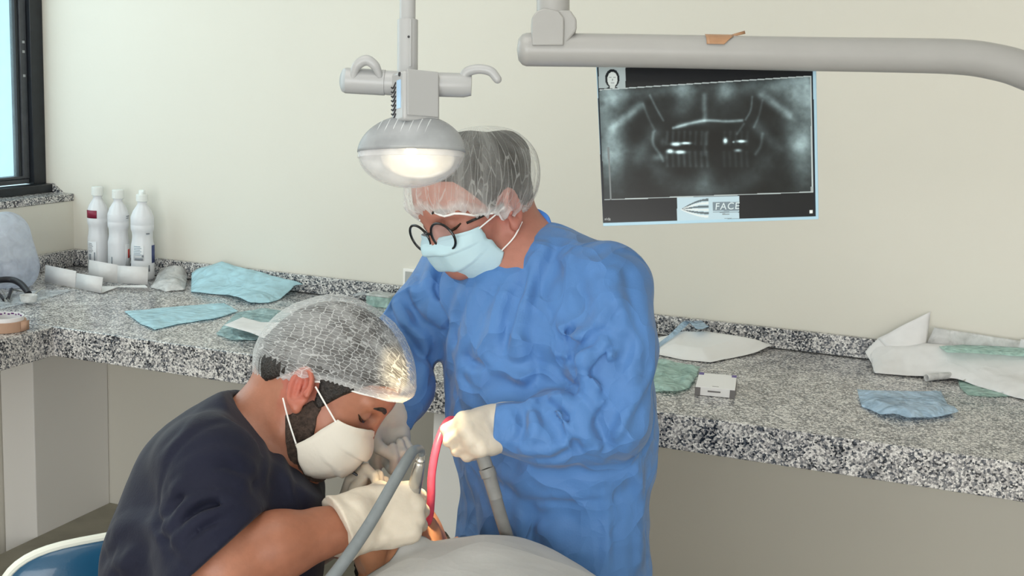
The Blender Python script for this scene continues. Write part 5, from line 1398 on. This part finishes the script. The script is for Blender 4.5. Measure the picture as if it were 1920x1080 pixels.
# folded white packaging paper: upright creased panels standing on flaps
def Pc(x, y, d):
    p = P(x, y, d); return on(1, -.03, x, y) if p[1] > -.03 else p
def up_at(p, px_h): q = np.array(p); q[2] += px_h; return q
def panel(mb, a, b, ha, hb, lean=0.0):
    a = np.asarray(a); b = np.asarray(b); d = unit((b-a)*np.array([1, 1, 0])); n_ = np.array([-d[1], d[0], 0])
    if n_[1] < 0: n_ = -n_
    mb.add([a, b, b+up_*hb+n_*lean*hb, a+up_*ha+n_*lean*ha], [(0, 1, 2, 3)])
g1, g2, g3, g4 = oncounter(84, 530), oncounter(141, 541), oncounter(190, 551), oncounter(226, 540)
for g_ in (g1, g2, g3, g4): g_[2] = CT+.001
pw = empty('folded_packaging', (g1+g3)/2, 'white folded packaging strip standing in front of the bottles, nearest the front', 'packaging')
for g_ in (g1, g2, g3, g4): g_[2] = CT+.0016
mb = MB(); panel(mb, g1, g2, .052, .050, .1); solid(mb.build('panel', M['paper'], pw), .0012)
mb = MB(); panel(mb, g2, g3, .044, .046, .15); solid(mb.build('panel', M['paper'], pw), .0012)
g5, g6, g7 = oncounter(277, 547), oncounter(272, 541), oncounter(204, 541)
for g_, h_ in ((g5, .012), (g6, .010), (g7, .006)): g_[2] = CT+h_
mb = MB().add([g3, g4+up_*.004, g5, g6, g7, g2+np.array([.0, .01, .002])], [(0, 1, 2, 3, 4, 5)]); solid(mb.build('flap', M['paper'], pw, smooth=False), .0012)
k1, k2, k3 = oncounter(166, 527), oncounter(220, 532), oncounter(277, 535)
for g_ in (k1, k2, k3): g_[2] = CT+.002
pk = empty('folded_packaging', (k1+k3)/2, 'white folded packaging strip standing directly against the bottles, behind another strip', 'packaging')
mb = MB(); panel(mb, k1, k2, .063, .055, .10); solid(mb.build('panel', M['paper'], pk), .0012)
mb = MB(); panel(mb, k2, k3, .053, .053, .10); solid(mb.build('panel', M['paper'], pk), .0012)
# left end: plastic bag, tray of instruments, cable, tape roll
bagc = oncounter(20, 538); bagc[2] = CT+.002
BG = Body(); BG.u(cap(bagc+up_*.06, bagc+up_*.15-rightw*.01, .080, .070), .03); BG.clip(halfspace(bagc+up_*.002, (0, 0, -1)), .004)
BG.disp = lambda p: -.0+-.0+.007*crumple(p, 21, 6, 12)++.006*fbm(p*14, 3)
v, f = surf(BG, bagc-np.array([.16, .16, .01]), bagc+np.array([.16, .16, .34]), .006); bg = mk('plastic_bag', v, f, film_mat('bluish_plastic_bag', (.72, .77, .88), .40, rough=.3, streak=.08, bump=.1, bscale=30, transl=.35))
tag(bg, 'clear bluish plastic bag standing on the worktop under the window', 'bag')
poly_sheet('instrument_pouch', [(-60, 572), (20, 552), (72, 545), (138, 545), (90, 560), (20, 576), (-60, 596)], M['clear_film'], 'clear instrument pouch lying flat at the left end of the worktop', 'pouch', amp=.004, f0=26, seed=25)
M['instr'] = mat('instrument_steel', (.55, .55, .52), rough=.3, metal=.8); M['blackrub'] = mat('black_rubber', (.012, .012, .018), rough=.5)
def og(x, y, h): p = oncounter(x, y); p[2] = CT+h; return p
tag(MB().tube(spline([og(-40, 566, .038), og(-8, 556, .044), og(20, 553, .044), og(38, 556, .038), og(50, 560, .024), og(54, 562, .017)], 8), [.009]*41, 12).build('cable_loop', M['blackrub']), 'thick black curved cable arching over the instrument pouch', 'cable')
ia = empty('dental_pliers', og(20, 556, .01), 'bent steel pliers with black grips lying beside the black cable', 'dental tool')
MB().tube([og(-6, 556, .016), og(8, 568, .008), og(16, 566, .012), og(22, 552, .016)], .0042, 8).build('grip', M['blackrub'], ia)
MB().tube([og(-10, 553, .014), og(12, 570, .008)], .003, 8).build('jaw', M['instr'], ia); MB().tube([og(4, 552, .014), og(18, 571, .008), og(24, 552, .014), og(50, 556, .012)], .0026, 8).build('jaw', M['instr'], ia)
cup = MB().lathe(og(54, 571, .007), (0, 0, 1), [(.016, 0), (.020, .002), (.023, .020), (.0215, .020), (.018, .004), (0, .003)], 24).build('dappen_cup', M['milky']); tag(cup, 'small milky plastic cup standing on the clear instrument pouch', 'cup')
pr = empty('dental_probe', og(70, 560, .012), 'thin steel probe lying across the clear instrument pouch', 'dental tool')
MB().tube([og(40, 568, .0105), og(56, 565, .0115), og(80, 548, .0125)], [.0016, .0026, .0016], 8).build('handle', M['instr'], pr); MB().tube([og(80, 548, .0125), og(84, 546, .014)], .001, 6).build('tip', M['instr'], pr)
# tape roll
tr0 = og(6, 618, 0); tr0[2] = CT
trl = empty('tape_roll', tr0, 'roll of brownish surgical tape on the left worktop edge', 'tape roll')
M['tape_b'] = mat('beige_surgical_tape', (.42, .26, .18), rough=.7, noise=.05, nscale=40); M['core'] = mat('white_printed_core', (.75, .73, .74), rough=.6)
MB().lathe(tr0, (0, 0, 1), [(.052, .0005), (.055, .001), (.055, .0255), (.0545, .026), (.050, .026), (.050, .0005), (.052, .0005)], 48).build('tape', M['tape_b'], trl)
MB().lathe(tr0, (0, 0, 1), [(.0495, .0005), (.0495, .036), (.0475, .036), (.0475, .0005), (.0495, .0005)], 48).build('core', M['core'], trl)
e0 = tr0+V(1, 0, 0)*.052; mb = MB(); q = [tr0+unit(V(.93, -.1, .35))*.0556, tr0+unit(V(1, 0, .05))*.066]
mb.add([q[0]+up_*.001, q[1]+up_*.001, q[1]+up_*.025, q[0]+up_*.025], [(0, 1, 2, 3)]); solid(mb.build('loose_end', M['tape_b'], trl), .0008)
M['purple'] = mat('purple_print', (.13, .03, .16), rough=.6)
for k in range(9):
    a = math.atan2(-CU[1], CU[0])
    d1 = unit(V(math.sin(-.9+k*.2), 0, -math.cos(-.9+k*.2))*np.array([1, 1, 0])); 
    MB().obox(tr0+d1*.0471+up_*(.030+.002*(k % 2)), unit(np.cross(up_, d1))*(.0018+.001*(k % 3)), d1*.0004, up_*.0018).build('print_mark', M['purple'], trl)
# wall outlet and small clear box behind the standing person
ol = on(1, -.003, 764, 507); om = empty('wall_outlet', ol, 'pale wall outlet plate half hidden behind the blue gowned shoulder', 'outlet')
MB().box(ol+np.array([-.012, -.006, -.044]), ol+np.array([.066, .0025, .006])).build('plate', M['white_paint'], om, bevel=.002)
MB().box(ol+np.array([-.004, -.0075, -.038]), ol+np.array([.058, -.0058, -.002])).build('insert', mat('grey_outlet', (.40, .40, .39), rough=.5), om, bevel=.0008)
bxp = og(714, 574, 0); bxp[2] = CT
bo_ = empty('plastic_box', bxp, 'small pale green plastic box on the worktop behind the gowned person', 'box')
MB().obox(bxp+up_*.016, np.array([.036, 0, 0]), np.array([0, .025, 0]), up_*.0155).build('box', M['pouch_green'], bo_, bevel=.003); MB().obox(bxp+up_*.0345, np.array([.038, 0, 0]), np.array([0, .027, 0]), up_*.003).build('lid', M['milky'], bo_, bevel=.002)
poly_sheet('plastic_wrapper', [(660, 552), (680, 545), (690, 550), (688, 566), (664, 568)], M['clear_film'], 'clear plastic scrap beside the small green box behind the gowned person', 'wrapper', amp=.002, f0=30, seed=31, lift=.0002, flat=.1)
# ------------------------------------------------------------------ right end
pkt = poly_sheet('gauze_pack', [(1222, 640), (1270, 627), (1330, 624), (1392, 634), (1450, 648), (1420, 664), (1332, 681), (1280, 676), (1222, 664)], mat('white_gauze_pack', (.88, .88, .88), rough=.75, bump=.15, bscale=60, transl=.15),
   'white padded paper pack on the worktop right of the blue gown', 'package', amp=.004, f0=16, seed=41, bump=lambda q, d: .020*np.clip((d-.012)/.045, 0, 1)**.7, th=.0008)
t1 = og(1232, 655, .015); t2 = Pc(1330, 606, np.dot(og(1330, 640, 0)-CAM, CF)-.02)
t2[1] -= .085
sp_ = spline([og(1225, 662, .006), og(1262, 650, .030), og(1292, 634, .046), t2], 6); v = []
sd_ = unit(V(.75, .1, -.6)); 
for i, p_ in enumerate(sp_):
    for k in (-1, 0, 1): v.append(p_+sd_*k*(.015+.0005*i)+up_*.004*abs(k))
st_ = mk('plastic_strip', v, [(i*3+k, i*3+k+1, (i+1)*3+k+1, (i+1)*3+k) for i in range(len(sp_)-1) for k in (0, 1)], M['pouch_light'], pkt); solid(st_, .0006)
poly_sheet('sterilization_pouch', [(1214, 684), (1240, 678), (1262, 682), (1312, 692), (1304, 712), (1292, 730), (1270, 738), (1216, 736)], M['pouch_green'], 'crumpled pale green pouch beside the small white box', 'pouch', amp=.016, f0=30, seed=44, curl=.006)
wb = [og(1303, 741, 0), og(1377, 748, 0), og(1391, 722, 0), og(1322, 716, 0)]
for q in wb: q[2] = CT+.0008
ex = unit(wb[1]-wb[0]); ey = unit(np.cross(up_, ex)); Lx = np.linalg.norm(wb[1]-wb[0]); Ly = abs((wb[2]-wb[1])@ey)*1.0; Hh = .020
bc0 = wb[0]; small = empty('small_box', bc0+ex*Lx/2+ey*Ly/2, 'small flat white cardboard box with purple corners', 'box')
M['box_white'] = mat('white_carton', (.78, .77, .77), rough=.6); M['box_purple'] = mat('purple_carton', (.10, .07, .26), rough=.5); M['box_grey'] = mat('grey_carton_end', (.16, .15, .15), rough=.6)
cen = bc0+ex*Lx/2+ey*Ly/2+up_*(Hh/2)
MB().obox(cen, ex*Lx/2, ey*Ly/2, up_*Hh/2).build('carton', M['box_white'], small, bevel=.0012)
for sg in (-1, 1):
    MB().obox(cen+ex*sg*(Lx/2-.006)+ey*(Ly/2-.010)+up_*(Hh/2), ex*.0055, ey*.0105, up_*.0005).build('purple_corner', M['box_purple'], small)
    MB().obox(cen+ex*sg*(Lx/2-.005)-ey*(Ly/2)-up_*.001, ex*.006, ey*.0006, up_*(Hh/2-.001)).build('end_band', M['box_grey'], small)
    MB().obox(cen+ex*sg*(Lx/2)-up_*.001, ex*.0006, ey*(Ly/2-.001), up_*(Hh/2-.001)).build('end_band', M['box_grey'], small)
MB().obox(cen-ex*.002-ey*(Ly/2)+up_*.001, ex*.014, ey*.0006, up_*.0016).build('print_mark', M['box_grey'], small)
MB().obox(cen+ey*(-Ly/2+.012)+up_*(Hh/2), ex*.007, ey*.0012, up_*.0003).build('print_mark', M['box_grey'], small)
poly_sheet('sterilization_pouch', [(1606, 738), (1660, 738), (1720, 742), (1764, 738), (1776, 762), (1797, 779), (1768, 785), (1700, 790), (1650, 780), (1616, 764)], M['pouch_light'], 'light blue pouch lying alone near the front edge of the right worktop', 'pouch', amp=.008, f0=22, seed=47, curl=.014, bump=lambda q, d: .010*np.clip(d/.03, 0, 1))
# large opened wrapping paper with upright corner
wp = poly_sheet('wrapping_paper', [(1626, 676), (1660, 655), (1740, 650), (1850, 655), (1990, 665), (2080, 720), (1990, 800), (1920, 752), (1860, 735), (1800, 718), (1760, 712), (1710, 708), (1640, 702)], M['paper'],
   'large crumpled white wrapping paper with raised corner at the right end of the worktop', 'paper', amp=.015, f0=13, seed=52, bump=lambda q, d: .018*np.clip(d/.05, 0, 1), res=.007)
def facet(name, pts, m, parent, th=.0008, sub=12, amp=.006, seed=3):
    """quad of crumpled paper between four corners"""
    a, b, c, d = [np.asarray(p) for p in pts]; v = []
    for j in range(sub+1):
        for i in range(sub+1):
            u, w2 = i/sub, j/sub; v.append((a*(1-u)+b*u)*(1-w2)+(d*(1-u)+c*u)*w2)
    v = np.array(v); n_ = unit(np.cross(b-a, d-a)); v = v+n_*(amp*2*crumple(v, seed, 5, 30))[:, None]
    k = sub+1; o = mk(name, v, [(j*k+i, j*k+i+1, (j+1)*k+i+1, (j+1)*k+i) for j in range(sub) for i in range(sub)], m, parent); solid(o, th); o.data.set_sharp_from_angle(angle=rd(12)); return o
dC = float(np.dot(og(1660, 680, 0)-CAM, CF))
facet('raised_corner', [Pc(1646, 634, dC-.02), Pc(1745, 584, dC+.02), Pc(1738, 644, dC-.03), Pc(1706, 696, dC-.10)], M['paper'], wp, seed=5)
facet('side_fold', [Pc(1622, 660, dC-.02), Pc(1646, 634, dC-.02), P(1706, 696, dC-.10), P(1640, 690, dC-.08)], M['paper'], wp, seed=6)
facet('back_fold', [Pc(1735, 650, dC+.0), Pc(1752, 614, dC+.04), Pc(1920, 640, dC-.04), Pc(1920, 690, dC-.08)], M['milky'], wp, seed=8, amp=.006)
facet('back_fold', [Pc(1900, 690, dC-.10), Pc(1914, 636, dC-.05), Pc(2010, 640, dC-.12), Pc(2010, 700, dC-.16)], M['paper'], wp, seed=9, amp=.004)
poly_sheet('green_film', [(1755, 700), (1800, 696), (1900, 702), (2000, 712), (1990, 726), (1900, 721), (1820, 714), (1770, 711)], M['pouch_green'], 'thin green film lying on top of the white wrapping paper', 'film', amp=.008, f0=20, seed=58, lift=.066)
poly_sheet('green_film', [(1796, 712), (1850, 722), (1905, 744), (1860, 745), (1815, 742), (1800, 728)], M['pouch_green'], 'green film sticking out from under the white wrapping paper', 'film', amp=.003, f0=20, seed=60, lift=.001)
rl = MB().tube(spline([og(1736, 716, .010), og(1758, 714, .011), og(1782, 712, .012), og(1800, 700, .014)], 6), .0085, 14, caps=False).build('rolled_edge', M['milky'], wp); solid(rl, .0008, -1)
